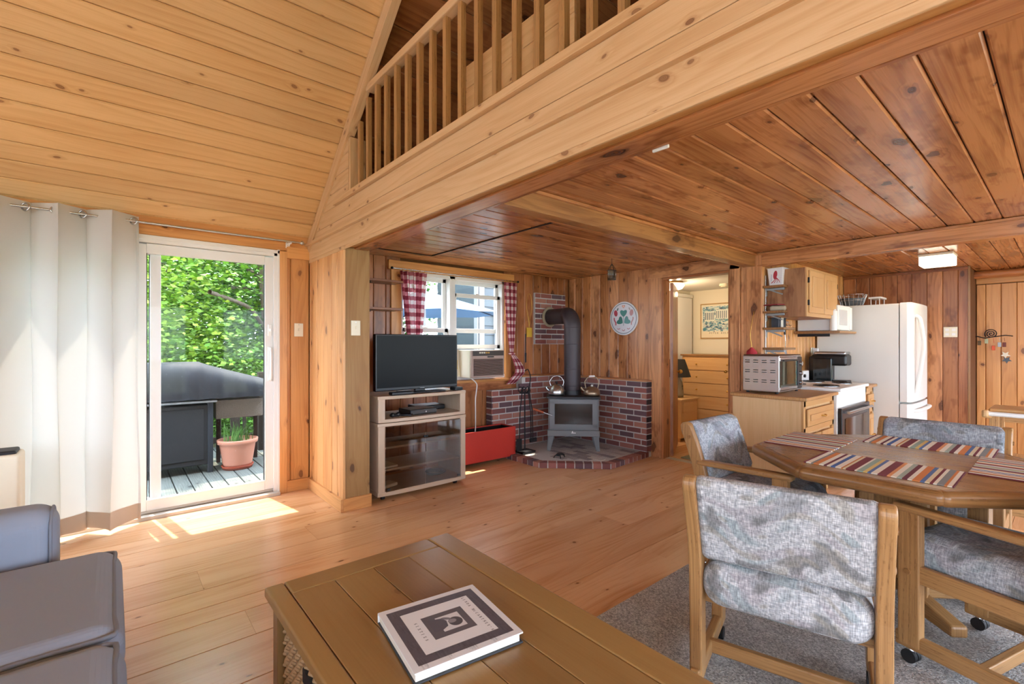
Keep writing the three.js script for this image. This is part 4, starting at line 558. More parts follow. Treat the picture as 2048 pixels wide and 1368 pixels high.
{
  const t = thing('dining_table', 'octagonal oak dining table with a thick rounded edge', 'dining table', [3.0, 0, -.555]); const ap = .6, oct = (a, f = 0) => { const r = []; for (let i = 0; i < 8; i++) { const t = (i + .5) * PI / 4; r.push([Math.cos(t) * a / Math.cos(PI / 8), Math.sin(t) * a / Math.cos(PI / 8)]); } return r; };
  const halfTop = (s) => { const pts = oct(ap - .035).filter((p) => p[0] * s > .001).sort((p, q) => p[1] - q[1]); const sh = new THREE.Shape([[s * .0015, pts[0][1]], ...pts, [s * .0015, pts[pts.length - 1][1]]].map((p) => new THREE.Vector2(p[0], -p[1]))); return grain(new THREE.ExtrudeGeometry(sh, { depth: .03, bevelEnabled: false }).rotateX(-PI / 2).translate(0, .71, 0), 2); };
  const topM = wood(T.oak, .22, [[.7, .66, .64]])[0]; part('tabletop_leaf', halfTop(1), topM, t); part('tabletop_leaf', halfTop(-1), topM, t);
  const P = oct(ap), side = 2 * ap * Math.tan(PI / 8); for (let i = 0; i < 8; i++) { const a = i * PI / 4 + PI / 4 * 0, g = rb(side + .012, .062, .075, .028, 0, 0, 0, 5); const gg = grain(g, 0); gg.rotateY(PI / 2 - a - 0).translate(Math.cos(a) * (ap - .03), .708, Math.sin(a) * (ap - .03)); part('edge_moulding', gg, M.oakDark, t); }
  for (const s of [-1, 1]) { part('pedestal_panel', wb(.02, .5, .18, s * .1, .42, 0, 1), M.oakDark, t); part('pedestal_panel', wb(.18, .5, .02, 0, .42, s * .1, 1), M.oakDark, t); }
  for (const [x, z] of [[1, 1], [1, -1], [-1, 1], [-1, -1]]) part('pedestal_post', wb(.06, .58, .06, x * .1, .4, z * .1, 1), M.oak[1], t);
  part('top_brace', wb(.7, .05, .12, 0, .66, 0, 0), M.oakDark, t); part('top_brace', wb(.12, .05, .7, 0, .66, 0, 2), M.oakDark, t);
  for (let i = 0; i < 4; i++) { const a = i * PI / 2 + PI / 4, g = rb(.32, .1, .07, .01), p = g.attributes.position; for (let k = 0; k < p.count; k++) if (p.getY(k) > 0) p.setY(k, p.getY(k) - (p.getX(k) + .16) * .16); g.computeVertexNormals(); part('foot', grain(g, 0).translate(.2, .1, 0).rotateY(-a), M.oak[0], t); }
}
// woven striped placemats
const matTex = (() => { const cols = [0x7a2f3a, 0xf0ead8, 0x8a8f8e, 0xd9884a, 0xf0ead8, 0x6b2f3c, 0xf0ead8, 0x4668a4, 0x4668a4, 0xf0ead8, 0xc97f43, 0xe3d7b0, 0x7a2f3a, 0x7a2f3a, 0xf0ead8, 0x9db6a6, 0xe0c67c, 0x5d78aa, 0xf0ead8, 0x7e3a42, 0x7e3a42, 0xe8a26a, 0xf0ead8, 0xa9b8a8, 0x6b2f3c, 0xf0ead8, 0xd9884a, 0x5a77a8, 0xe3d7b0]; let s = 5; const r = () => (s = (s * 1664525 + 1013904223) >>> 0) / 4294967296; const e = []; let a = 0; while (a < 1) { const w = .012 + r() * .035; e.push([a, a + w, hex(cols[e.length % cols.length])]); a += w; } return dataTex(512, 256, (u, v) => { const c = e.find((q) => u >= q[0] && u < q[1])?.[2] ?? [240, 234, 216], k = .93 + .1 * ((Math.floor(u * 512) + Math.floor(v * 256)) & 1); return [c[0] * k, c[1] * k, c[2] * k]; }); })();
const mat = (label, x0, x1, z0, z1, along) => { const w = x1 - x0, d = z1 - z0, g = rb(w, .004, d, .0015), p = g.attributes.position, uv = g.attributes.uv; for (let i = 0; i < p.count; i++) { const a = p.getX(i) / w + .5, b = p.getZ(i) / d + .5; uv.setXY(i, along === 'z' ? b : a, along === 'z' ? a : b); } single('placemat', g, std({ map: matTex, roughness: .9, bumpMap: weave, bumpScale: .0006 }), label, 'placemat', [(x0 + x1) / 2, .7425, (z0 + z1) / 2], 0, 'striped placemats on the dining table'); };
mat('striped placemat before the chair nearest the bedroom', 2.84, 3.32, -1.13, -.80, 'x'); mat('striped placemat nearest the camera, before the chair with its back turned', 2.5, 2.835, -.815, -.29, 'z'); mat('striped placemat before the chair nearest the fridge', 3.29, 3.58, -.77, -.24, 'z'); mat('striped placemat at the right edge of the picture', 2.82, 3.285, -.285, .02, 'x');
function chair(label, x, z, turn, fi) {
  const c = thing('dining_chair', label, 'chair', [x, .014, z], turn, 'oak caster chairs round the dining table'), om = M.oak[0], W = .27;
  for (const s of [-1, 1]) {
    const X0 = s * W; part('front_post', wb(.045, .55, .075, X0, .345, .2, 1, .006), om, c);
    const sh = new THREE.Shape(); sh.moveTo(-.165, .07); sh.lineTo(-.225, .07); sh.lineTo(-.235, .45); sh.quadraticCurveTo(-.245, .58, -.33, .785); sh.quadraticCurveTo(-.34, .818, -.315, .823); sh.quadraticCurveTo(-.285, .823, -.275, .795); sh.quadraticCurveTo(-.19, .6, -.175, .45); const g = new THREE.ExtrudeGeometry(sh, { depth: .028, bevelEnabled: true, bevelSize: .008, bevelThickness: .008, bevelSegments: 3, curveSegments: 10 }); g.rotateY(-PI / 2).translate(X0 + .014, 0, 0); part('back_post', grain(g, 1), om, c);
    const a = new RoundedBoxGeometry(.058, .032, .5, 4, .014), p = a.attributes.position; for (let i = 0; i < p.count; i++) { const k = p.getZ(i) / .5; p.setY(i, p.getY(i) + .015 * Math.cos(k * 3) + .01 * k); } a.computeVertexNormals(); part('armrest', grain(a.translate(X0, .615, .01), 2), om, c);
    part('seat_rail', wb(.03, .07, .38, X0, .365, -.01, 2, .006), om, c); part('bottom_rail', wb(.036, .06, .5, X0, .085, 0, 2, .008), om, c); part('bolt', [mv(cy(.011, .011, .006, 0, 0, 0, 12), X0 + s * .026, .37, .2, 0, 0, PI / 2), mv(cy(.011, .011, .006, 0, 0, 0, 12), X0 + s * .024, .75, -.285, 0, 0, PI / 2)], M.oakDark, c);
    for (const zz of [.2, -.2]) { const k = part('caster', [mv(cy(.026, .026, .018, 0, 0, 0, 20), X0 - s * .012, .027, zz, 0, 0, PI / 2), mv(cy(.026, .026, .018, 0, 0, 0, 20), X0 + s * .012, .027, zz, 0, 0, PI / 2)], M.rubber, c); part('caster_hood', [mv(cy(.012, .02, .03, 0, 0, 0, 12), X0, .05, zz)], M.steel, k); }
  }
  part('stretcher', wb(2 * W, .05, .03, 0, .09, -.02, 0, .006), om, c); part('seat_frame', wb(2 * W - .03, .05, .04, 0, .345, .15, 0), om, c); part('seat_frame', wb(2 * W - .03, .03, .04, 0, .338, -.13, 0), om, c);
  const seat = new RoundedBoxGeometry(.505, .16, .53, 7, .07), q = seat.attributes.position; for (let i = 0; i < q.count; i++) { const u = q.getX(i) / .25, v = q.getZ(i) / .26; if (q.getY(i) > 0) q.setY(i, q.getY(i) + .022 * (1 - u * u) * (1 - v * v)); q.setX(i, q.getX(i) * (1 - .05 * Math.max(0, v))); } seat.computeVertexNormals(); part('seat', metric(seat, .62).translate(0, .428, .01), fabric[fi], c);
  const back = new RoundedBoxGeometry(.53, .325, .075, 8, .034), b = back.attributes.position; for (let i = 0; i < b.count; i++) { const u = b.getX(i) / .265, v = b.getY(i) / .1625; b.setZ(i, b.getZ(i) - .05 * (1 - u * u) + .012 * (1 - v * v) * (b.getZ(i) > 0 ? 1 : -.6) - .115 * v * .5); } back.computeVertexNormals(); part('back_pad', metric(back, .62).translate(0, .669, -.235), fabric[fi], c); return c;
}
chair('oak chair turned with its back to the camera beside the coffee table', 1.91, -.68, Math.atan2(.962, -.274), 2); chair('oak chair on the bedroom side of the table', 2.84, -1.14, 0, 0); chair('oak chair pushed in on the fridge side of the table', 3.42, -.49, -PI / 2, 1); chair('oak chair cut off by the right edge of the picture', 2.672, -.147, Math.atan2(.285, -.958), 0);
{ // wooden high chair behind the table
  const h = thing('high_chair', 'pale wooden high chair behind the dining table', 'high chair', [4.62, 0, -.12]), m = M.oakPale;
  for (const [x, z] of [[-.2, -.2], [.2, -.2], [-.2, .22], [.2, .22]]) part('leg', wb(.045, .86, .045, x, .43, z, 1), m, h); part('seat', wb(.42, .03, .42, 0, .52, 0, 0), m, h); part('back_rail', wb(.03, .1, .4, .2, .8, 0, 2), m, h); for (const z of [-.21, .21]) part('arm', wb(.4, .035, .045, -.02, .83, z, 0), m, h); part('stretcher', wb(.04, .04, .4, -.2, .22, 0, 2), m, h); part('stretcher', wb(.4, .04, .04, 0, .22, -.2, 0), m, h);
  part('tray', [wb(.3, .022, .48, -.14, .875, .02, 2, .01)], m, h); part('tray_arm', [grain(mv(rb(.34, .05, .03, .012), -.33, .85, -.22, 0, 0, -.12), 0), grain(mv(rb(.34, .05, .03, .012), -.33, .85, .26, 0, 0, -.12), 0)], m, h); part('tray_bar', mv(cy(.014, .014, .48, 0, 0, 0, 12), -.46, .868, .02, PI / 2), M.white, h);
}
// ---------- kitchen ----------
const cab = M.plain;
function baseCabinet(label, x0, x1, z1, h, drawers) {
  const W = x1 - x0, c = thing('base_cabinet', label, 'cabinet', [(x0 + x1) / 2, 0, z1]), D = z1 - ZK - .002;
  part('body', wb(W, h - .1, D - .02, 0, (h + .1) / 2, -D / 2 - .006, 1), cab[0], c); part('toe_board', wb(W - .02, .1, .02, 0, .05, -.05, 0), cab[2], c); part('face_frame', [wb(.045, h - .1, .02, -W / 2 + .022, (h + .1) / 2, -.008, 1), wb(.045, h - .1, .02, W / 2 - .022, (h + .1) / 2, -.008, 1), wb(W, .05, .02, 0, h - .025, -.008, 0), wb(W, .045, .02, 0, h - .24, -.008, 0), wb(W, .05, .02, 0, .12, -.008, 0)], cab[2], c);
  const raised = (n, w, hh, x, y, knob) => { const d = part(n, [wb(w, hh, .018, x, y, .011, n === 'drawer' ? 0 : 1, .006), wb(w - .09, hh - .09, .012, x, y, .022, n === 'drawer' ? 0 : 1, .006)], cab[2], c); part('pull', tube([[x + knob - .04, y, .024], [x + knob - .03, y, .045], [x + knob, y - .008, .05], [x + knob + .03, y, .045], [x + knob + .04, y, .024]], .005, 16, 6), M.brass, d); };
  if (drawers) raised('drawer', W - .1, .14, 0, h - .14, 0); const n = W > .5 ? 2 : 1, dw = (W - .1) / n; for (let i = 0; i < n; i++) raised('door', dw - .02, h - .42, -W / 2 + .05 + dw * (i + .5), (h - .24 - .1) / 2 + .1, (i ? -1 : 1) * (dw / 2 - .08)); return c;
}
baseCabinet('birch base cabinet carrying the toaster oven', 4.2, 4.94, -1.37, .845, true); baseCabinet('narrow base cabinet between stove and fridge', 5.95, 6.26, -1.37, .845, true);
single('worktop', wb(.79, .03, .61, 0, 0, 0, 0, .008), wood(T.oak, .35, [[1.05, .98, .9]])[0], 'wooden worktop under the toaster oven', 'worktop', [4.565, .86, -1.64]); single('worktop', wb(.34, .03, .61, 0, 0, 0, 0, .008), wood(T.oak, .35, [[1.05, .98, .9]])[0], 'small wooden worktop beside the fridge', 'worktop', [6.11, .86, -1.64]);
{
  const s = thing('cooking_range', 'white electric range with a dark oven door', 'stove', [5.45, 0, -1.625]); const W = .92; part('body', rb(W, .84, .56, .008, 0, .45, -.01), M.white, s); part('oven_door', rb(W - .02, .56, .03, .008, 0, .44, .29), std({ color: 0x2a2a2e, roughness: .25 }), s); part('oven_window', bx(W - .2, .36, .004, 0, .44, .307), std({ color: 0x3a2618, roughness: .08 }), s); part('oven_handle', [mv(cy(.012, .012, W - .16, 0, 0, 0, 12), 0, .68, .34, 0, 0, PI / 2), bx(.02, .02, .04, -.36, .68, .32), bx(.02, .02, .04, .36, .68, .32)], M.steel, s); part('storage_drawer', rb(W - .02, .14, .03, .006, 0, .1, .29), M.white, s); part('cooktop', rb(W, .03, .6, .012, 0, .885, 0, 2), M.white, s); part('backguard', rb(W, .12, .05, .01, 0, .95, -.27, 2), M.white, s);
  for (const [x, z, r] of [[-.24, .12, .1], [-.24, -.14, .08], [.24, .12, .08], [.24, -.14, .1]]) { const b = part('burner', [1, .7, .4].map((k) => mv(new THREE.TorusGeometry(r * k, .007, 6, 28), x, .906, z, PI / 2)), M.black, s); part('drip_pan', cy(r * 1.1, r * 1.1, .004, x, .901, z, 28), M.steel, b); } for (let i = 0; i < 5; i++) part('control_knob', mv(cy(.018, .018, .02, 0, 0, 0, 16), -.3 + i * .15, .955, -.24, PI / 2), M.black, s);
}
{
  const t = thing('toaster_oven', 'stainless toaster oven with a glass door on the worktop', 'toaster oven', [4.535, .876, -1.73]); part('housing', [rb(.5, .014, .3, .004, 0, .318, 0), rb(.012, .3, .3, .004, -.246, .17, 0), rb(.5, .014, .3, .004, 0, .022, 0), bx(.5, .29, .008, 0, .17, -.145), rb(.1, .3, .29, .004, .2, .17, 0)], M.steel, t); part('roof', rb(.5, .008, .29, .003, 0, .329, 0), std({ color: 0x5c3a2a, roughness: .3, metalness: .6 }), t);
  const v = []; for (let r = 0; r < 3; r++) for (let i = 0; i < 4; i++) for (const k of [0, 1]) v.push(bx(.002, .006, .04, -.2525, .285 - r * .085 - k * .018, .1 - i * .07)); part('vents', v, M.black, t);
  part('glass_door', bx(.37, .23, .006, -.055, .17, .15), phy({ color: 0xcfe0d8, transmission: 1, thickness: 0, roughness: .03 }), t); part('door_trim', [rb(.39, .03, .012, .003, -.055, .295, .152), rb(.39, .025, .012, .003, -.055, .045, .152)], M.steel, t); part('door_handle', mv(cy(.008, .008, .34, 0, 0, 0, 10), -.055, .285, .175, 0, 0, PI / 2), M.black, t); part('control_panel', rb(.1, .28, .01, .003, .2, .17, .152), M.black, t); for (let i = 0; i < 3; i++) part('knob', mv(cy(.018, .02, .022, 0, 0, 0, 16), .2, .25 - i * .085, .167, PI / 2), M.steel, t); for (const [x, z] of [[-.22, .12], [.22, .12], [-.22, -.12], [.22, -.12]]) part('foot', cy(.015, .012, .016, x, .008, z, 12), M.rubber, t);
}
{
  const f = thing('refrigerator', 'white bottom freezer refrigerator', 'refrigerator', [6.74, 0, -1.54]); const wm = std({ color: 0xe3e2dc, roughness: .35, bumpMap: grit, bumpScale: .0004 }); part('cabinet', rb(.86, 1.72, .76, .012, 0, .87, 0, 2), wm, f);
  const door = (n, y0, y1) => { const sh = new THREE.Shape(); sh.moveTo(-.43, 0); sh.lineTo(-.43, .05); sh.quadraticCurveTo(-.42, .075, -.38, .085); sh.quadraticCurveTo(0, .11, .38, .085); sh.quadraticCurveTo(.42, .075, .43, .05); sh.lineTo(.43, 0); return part(n, new THREE.ExtrudeGeometry(sh, { depth: y1 - y0, bevelEnabled: true, bevelSize: .006, bevelThickness: .006, bevelSegments: 2, curveSegments: 14 }).rotateX(-PI / 2).scale(1, 1, -1).translate(0, y0, .395), M.white, f); };
  const doorA = door('fridge_door', .7, 1.73), doorB = door('freezer_drawer', .06, .67);
  for (const d of [doorA, doorB]) { const g = d.geometry, ix = g.index; if (!ix) { const p = g.attributes.position, n = g.attributes.normal; for (let i = 0; i < p.count; i += 3) for (const a of [p, n]) { const t = [a.getX(i + 1), a.getY(i + 1), a.getZ(i + 1)]; a.setXYZ(i + 1, a.getX(i + 2), a.getY(i + 2), a.getZ(i + 2)); a.setXYZ(i + 2, ...t); } g.computeVertexNormals(); } }
  part('handle', tube([[-.3, 1.6, .49], [-.3, 1.56, .53], [-.3, 1.3, .56], [-.3, 1.0, .53], [-.3, .8, .5], [-.3, .78, .48]], .02, 40, 12), M.white, doorA); part('handle', tube([[-.34, .6, .47], [-.3, .605, .52], [0, .61, .54], [.3, .605, .52], [.34, .6, .47]], .018, 30, 12), M.white, doorB); part('hinge_cap', rb(.1, .02, .06, .006, .36, 1.745, .4), M.white, f); part('kick_plate', rb(.84, .05, .02, .004, 0, .03, .38), M.black, f);
}
// things on top of the fridge
{ const b = thing('wire_basket', 'wire basket on top of the refrigerator', 'basket', [6.5, 1.734, -1.62]); const g = []; for (let i = 0; i < 18; i++) { const a = i / 18 * 2 * PI; g.push(tube([[Math.cos(a) * .1, 0, Math.sin(a) * .1], [Math.cos(a) * .14, .13, Math.sin(a) * .14]], .003, 4, 5)); } for (const [r, y] of [[.1, .003], [.12, .065], [.14, .13]]) g.push(mv(new THREE.TorusGeometry(r, .003, 6, 36), 0, y, 0, PI / 2)); part('wires', g, M.steel, b); part('cloth_liner', lathe([[0, .01], [.09, .01], [.115, .09]], 24), std({ color: 0x6c7176, roughness: .9, side: THREE.DoubleSide }), b); }
{ const b = thing('dish_rack', 'long wire dish rack left of the wire basket', 'rack', [6.4, 1.734, -1.84]); part('wires', [...range(-.05, .3, .035).map((x) => tube([[x, .003, -.06], [x, .1, -.06], [x, .1, .06], [x, .003, .06]], .0025, 12, 5)), bx(.36, .004, .004, .12, .003, .06), bx(.36, .004, .004, .12, .003, -.06)], M.brass, b); }
{ const b = thing('white_folding_stool', 'small white step rack on the refrigerator', 'rack', [6.82, 1.734, -1.45]); part('top', rb(.26, .022, .12, .005, 0, .1, 0), M.white, b); part('legs', [tube([[-.11, .095, .04], [-.1, .003, .04]], .005, 3, 6), tube([[-.11, .095, -.04], [-.1, .003, -.04]], .005, 3, 6), tube([[.11, .095, .04], [.1, .003, .04]], .005, 3, 6), tube([[.11, .095, -.04], [.1, .003, -.04]], .005, 3, 6)], M.white, b); }
{ const c = thing('wall_cupboard', 'brown two door wall cupboard above the kitchen counter', 'cupboard', [5.37, 1.56, -1.76]); part('case', wb(.88, .46, .34, 0, .23, -.003, 1), wood(T.stain, .4, [[.72, .74, .74]])[0], c); part('face_frame', wb(.88, .46, .016, 0, .23, .172, 1), cab[1], c); for (const x of [-1, 1]) { const d = part('door', [wb(.39, .4, .016, x * .205, .235, .188, 1, .006), wb(.28, .29, .012, x * .205, .235, .198, 1, .01)], cab[1], c); part('hinge', [rb(.012, .05, .02, .003, x * .412, .34, .185), rb(.012, .05, .02, .003, x * .412, .13, .185)], M.iron, d); } }
{ const s = thing('microwave_shelf', 'dark shelf under the microwave', 'shelf', [5.93, 1.425, -1.725]); part('board', wb(.58, .028, .41, 0, 0, 0, 0), M.oakDark, s); part('edge', wb(.58, .02, .012, 0, .002, .21, 0), M.oak[1], s); part('bracket', rb(.015, .03, .3, .004, -.26, -.03, -.03), M.iron, s); }
{ const m = thing('microwave_oven', 'white microwave on its wall shelf', 'microwave', [5.95, 1.44, -1.74]); part('case', rb(.5, .27, .36, .008, 0, .137, 0), M.white, m); part('door', rb(.38, .26, .02, .006, -.06, .137, .19), M.white, m); part('window', rb(.25, .16, .006, .004, -.08, .14, .202), std({ color: 0xc9cbcc, roughness: .2 }), m); part('control_pad', rb(.1, .24, .012, .004, .195, .137, .192), M.white, m); part('side_vents', range(-.06, .1, .018).map((z) => bx(.003, .05, .006, -.251, .15, z)), std({ color: 0x8d9094, roughness: .5 }), m); }
{ const k = thing('coffee_maker', 'black and silver pod coffee maker on the small worktop', 'coffee maker', [6.08, .876, -1.7]); part('tower', rb(.2, .29, .2, .02, 0, .145, -.1, 3), M.black, k); part('brew_head', rb(.19, .12, .34, .025, 0, .25, -.01, 3), M.black, k); part('lid', rb(.185, .035, .3, .014, 0, .325, 0, 3), M.steel, k); part('drip_tray', rb(.17, .03, .16, .01, 0, .016, .08), M.black, k); part('water_tank', rb(.06, .26, .18, .01, -.13, .14, -.05, 2), phy({ color: 0x3d4a52, transmission: .8, thickness: 0, roughness: .1 }), k); }
single('spray_can', [cy(.033, .033, .2, 0, .1, 0, 20), cy(.02, .03, .02, 0, .21, 0, 16), cy(.014, .014, .03, 0, .23, 0, 12)], M.white, 'white spray can before the microwave', 'can', [5.66, 1.44, -1.57]);
{ const w = thing('wall_charger', 'white plugged in charger on the kitchen wall', 'charger', [6.2, 1.2, ZK + .02]); part('plate', rb(.08, .12, .012, .004, 0, 0, -.01), M.ivory, w); part('plug', rb(.05, .09, .05, .006, 0, .01, .025), M.white, w); }
// open shelves with brackets on the wall end
const shelfIt = (label, y, w, m) => { const s = thing('kitchen_shelf', label, 'shelf', [4.99, y, ZK + .1], 0, 'open shelves by the wall cupboard'); part('board', wb(w, .022, .19, 0, .011, 0, 0), m, s); for (const x of [-w / 2 + .06]) part('bracket', [rb(.014, .02, .17, .002, x, -.012, -.005), rb(.014, .07, .014, .002, x, -.04, -.085), mv(rb(.01, .012, .18, .002), x, -.03, -.02, .4)], std({ color: 0x9aa3a6, roughness: .4, metalness: .6 }), s); return s; };
shelfIt('topmost open shelf with the decorated bin', 1.845, .3, M.oakDark); shelfIt('open shelf holding a folded bag', 1.60, .3, M.oakDark); shelfIt('open shelf with dark boxes', 1.44, .3, M.oakDark); shelfIt('lowest open shelf above the toaster oven', 1.245, .3, M.oakDark);
single('shelf_standard', [rb(.016, .85, .012, .002), ...range(-.38, .4, .05).map((y) => bx(.006, .018, .014, 0, y, 0))], M.steel, 'metal shelf standard on the kitchen wall end', 'shelf standard', [4.9, 1.55, ZK + .008]);
{ const cv = document.createElement('canvas'); cv.width = 256; cv.height = 200; const c = cv.getContext('2d'); c.fillStyle = '#e6e8ec'; c.fillRect(0, 0, 256, 200); c.strokeStyle = '#aab4c4'; for (let i = 0; i < 9; i++) { c.beginPath(); c.moveTo(0, 20 * i + 10); c.lineTo(256, 20 * i + 14); c.stroke(); } c.fillStyle = '#b3263a'; c.beginPath(); c.ellipse(120, 80, 30, 52, .5, 0, 7); c.fill(); c.strokeStyle = '#b3263a'; c.lineWidth = 10; for (const a of [-.9, -.3, .3, .9]) { c.beginPath(); c.moveTo(130, 110); c.quadraticCurveTo(150 + a * 60, 150, 120 + a * 90, 170); c.stroke(); } c.strokeStyle = '#3350a0'; c.lineWidth = 5; c.beginPath(); c.moveTo(60, 70); c.lineTo(40, 150); c.stroke(); const tx = new THREE.CanvasTexture(cv); tx.colorSpace = THREE.SRGBColorSpace;
  const b = thing('decorated_bin', 'white tapered bin with a red sea creature print', 'bin', [4.99, 1.867, ZK + .1]); const g = new RoundedBoxGeometry(.2, .17, .14, 2, .008), p = g.attributes.position; for (let i = 0; i < p.count; i++) { const k = .85 + .2 * (p.getY(i) + .085) / .17; p.setX(i, p.getX(i) * k); p.setZ(i, p.getZ(i) * k); } g.computeVertexNormals(); part('body', g.translate(0, .086, 0), std({ map: tx, roughness: .5 }), b); part('rim', rb(.216, .008, .152, .003, 0, .168, 0), M.white, b); }
single('folded_bag', mv(rb(.24, .05, .14, .02, 0, .025, 0, 3), 0, 0, 0), std({ color: 0xb9ab95, roughness: .8 }), 'crumpled pale bag on the second open shelf', 'bag', [5.0, 1.622, ZK + .1], .2); single('magazine_stack', rb(.24, .012, .16, .003, 0, .006, 0), std({ color: 0x8d2f38, roughness: .5 }), 'red magazine under the crumpled bag edge', 'magazine', [4.97, 1.675, ZK + .1], -.3);
for (const [x, c, lab] of [[4.965, 0x25303c, 'dark tin at the left of the third shelf'], [5.03, 0xd8d2c4, 'cream tin in the middle of the third shelf'], [5.095, 0x202a38, 'dark tin at the right of the third shelf']]) single('storage_tin', [rb(.055, .09, .07, .005, 0, .045, 0), rb(.058, .016, .073, .004, 0, .093, 0)], std({ color: c, roughness: .4 }), lab, 'tin', [x, 1.462, ZK + .08], 0, 'tins on the third shelf');
{ const b = thing('mesh_bag', 'red net bag hanging below the open shelves', 'bag', [4.715, 1.2, -1.985]); part('net', lathe([[0, -.1], [.04, -.09], [.055, -.03], [.045, .03], [.008, .07]], 16), std({ color: 0xb23038, roughness: .8, wireframe: false }), b); part('cord', tube([[0, .07, 0], [-.01, .2, -.01], [.05, .42, .0]], .003, 10, 5), M.brass, b); }
{ const u = thing('spatula', 'black handled spatula hanging under the wall cupboard', 'spatula', [5.2, 1.4, ZK + .075]); part('handle', rb(.024, .13, .016, .006, 0, .06, 0), M.black, u); part('shaft', tube([[0, 0, 0], [.006, -.07, .004], [.012, -.14, 0]], .004, 8, 6), M.steel, u); part('blade', mv(rb(.05, .12, .003, .001), .03, -.2, 0, 0, 0, .35), M.steel, u); }
{ const r = thing('utensil_rail', 'wire hook rail below the second shelf', 'hook rail', [5.24, 1.53, ZK + .05]); part('rail', mv(cy(.004, .004, .26, 0, 0, 0, 8), 0, 0, 0, 0, 0, PI / 2), M.steel, r); part('hooks', range(-.12, .12, .04).map((x) => tube([[x, 0, 0], [x, -.03, .01], [x, -.045, .02], [x, -.03, .03]], .0025, 8, 5)), M.steel, r); }
{ // lit kitchen ceiling lamp
  const l = thing('kitchen_ceiling_light', 'square lit ceiling lamp over the kitchen', 'ceiling light', [6.2, CE, -.84]); part('base', rb(.26, .025, .26, .006, 0, -.014, 0), M.white, l); const gm = std({ color: 0xffffff, emissive: 0xfff2dc, emissiveIntensity: 1.6, roughness: .4 }); part('diffuser', rb(.25, .09, .25, .01, 0, -.07, 0, 2), gm, l);
  const a = new THREE.RectAreaLight(0xffe9cc, 18, .24, .24); a.position.set(0, -.12, 0); a.rotation.x = -PI / 2; l.add(a);
}
{ // key rack on the passage wall
  const k = thing('key_rack', 'curly iron key rack with keys on the passage wall', 'key rack', [XF - .04, 1.375, -.61]); const sp3 = []; for (let i = 0; i < 40; i++) { const a = i * .42, r = .004 + i * .0014; sp3.push([0, r * Math.sin(a) + .05, r * Math.cos(a)]); } part('rail', [tube([[0, 0, -.17], [0, .02, -.12], [0, 0, -.06], [0, .01, 0], [0, .02, .06], [0, .03, .12], [0, .02, .18]], .006, 40, 6), tube(sp3, .005, 80, 6)], M.iron, k);
  for (const [z, c, y] of [[-.1, 0x5c4a2a, -.06], [-.04, 0xb5bd9a, -.04], [.02, 0xd65a34, -.12], [.07, 0xaab6bd, -.08], [.11, 0x6b2b22, -.08]]) part('key_tag', [tube([[0, 0, z], [-.006, y * .5, z + .004]], .002, 4, 5), rb(.008, .055, .03, .003, -.008, y, z)], std({ color: c, roughness: .5 }), k);
  const st = new THREE.Shape(); for (let i = 0; i < 10; i++) { const a = i * PI / 5 - PI / 2, r = i % 2 ? .02 : .045; i ? st.lineTo(Math.cos(a) * r, Math.sin(a) * r) : st.moveTo(Math.cos(a) * r, Math.sin(a) * r); } part('star', new THREE.ExtrudeGeometry(st, { depth: .01, bevelEnabled: false }).rotateY(PI / 2).translate(-.02, -.2, .12), M.ivory, k); part('star', new THREE.ExtrudeGeometry(st, { depth: .01, bevelEnabled: false }).rotateY(PI / 2).translate(-.01, -.26, .13), std({ color: 0x566066, roughness: .7 }), k);
}
plate('double outlet plate on the wall beside the fridge', 7.385, 1.44, -.89, -PI / 2, 2); plate('ivory switch at the right edge on the passage wall', XF - .02, 1.37, -.24, -PI / 2, 1);
// ---------- bedroom ----------
{
  const d = thing('dresser', 'tall wooden chest of drawers in the bedroom', 'dresser', [6.55, 0, -3.2]); const m = M.plain[1]; part('case', wb(.42, 1.12, .9, 0, .58, 0, 1), M.plain[2], d); part('top', wb(.46, .025, .94, 0, 1.145, 0, 2), M.oakDark, d); part('plinth', wb(.4, .05, .88, .01, .025, 0, 2), M.plain[2], d);
  for (let i = 0; i < 6; i++) { const w = part('drawer', wb(.02, .168, .84, -.215, .12 + i * .18, 0, 2, .004), m, d); for (const z of [-.22, .22]) part('drawer_knob', sp(.012, -.235, .12 + i * .18, z), M.brass, w); }
}
{ const n = thing('nightstand', 'low wooden nightstand beside the dresser', 'nightstand', [5.95, 0, -3.5]); part('case', wb(.42, .5, .36, 0, .3, 0, 1), M.plain[1], n); part('top', wb(.46, .02, .4, 0, .56, 0, 0), M.plain[0], n); part('drawer', wb(.36, .14, .016, 0, .45, .185, 0), M.plain[1], n); for (const x of [-.18, .18]) part('leg', bx(.03, .05, .3, x, .025, 0), M.plain[2], n); }
{ const l = thing('table_lamp', 'table lamp with a dark shade on the nightstand', 'lamp', [5.95, .572, -3.5]); part('base', lathe([[0, 0], [.08, 0], [.085, .05], [.07, .2], [.03, .28], [.015, .3], [0, .3]], 24), std({ color: 0x9a8f78, roughness: .5 }), l); part('shade', lathe([[.18, .28], [.1, .52]], 28), std({ color: 0x24211f, roughness: .9, side: THREE.DoubleSide }), l); part('emblem', [bx(.006, .07, .002, 0, .14, .08), bx(.04, .006, .002, 0, .155, .08)], M.black, l); }
single('bedroom_rug', rb(.8, .012, .5, .004), std({ color: 0x8a8468, roughness: 1 }), 'greenish rug on the bedroom floor', 'rug', [5.35, .006, -2.62]);
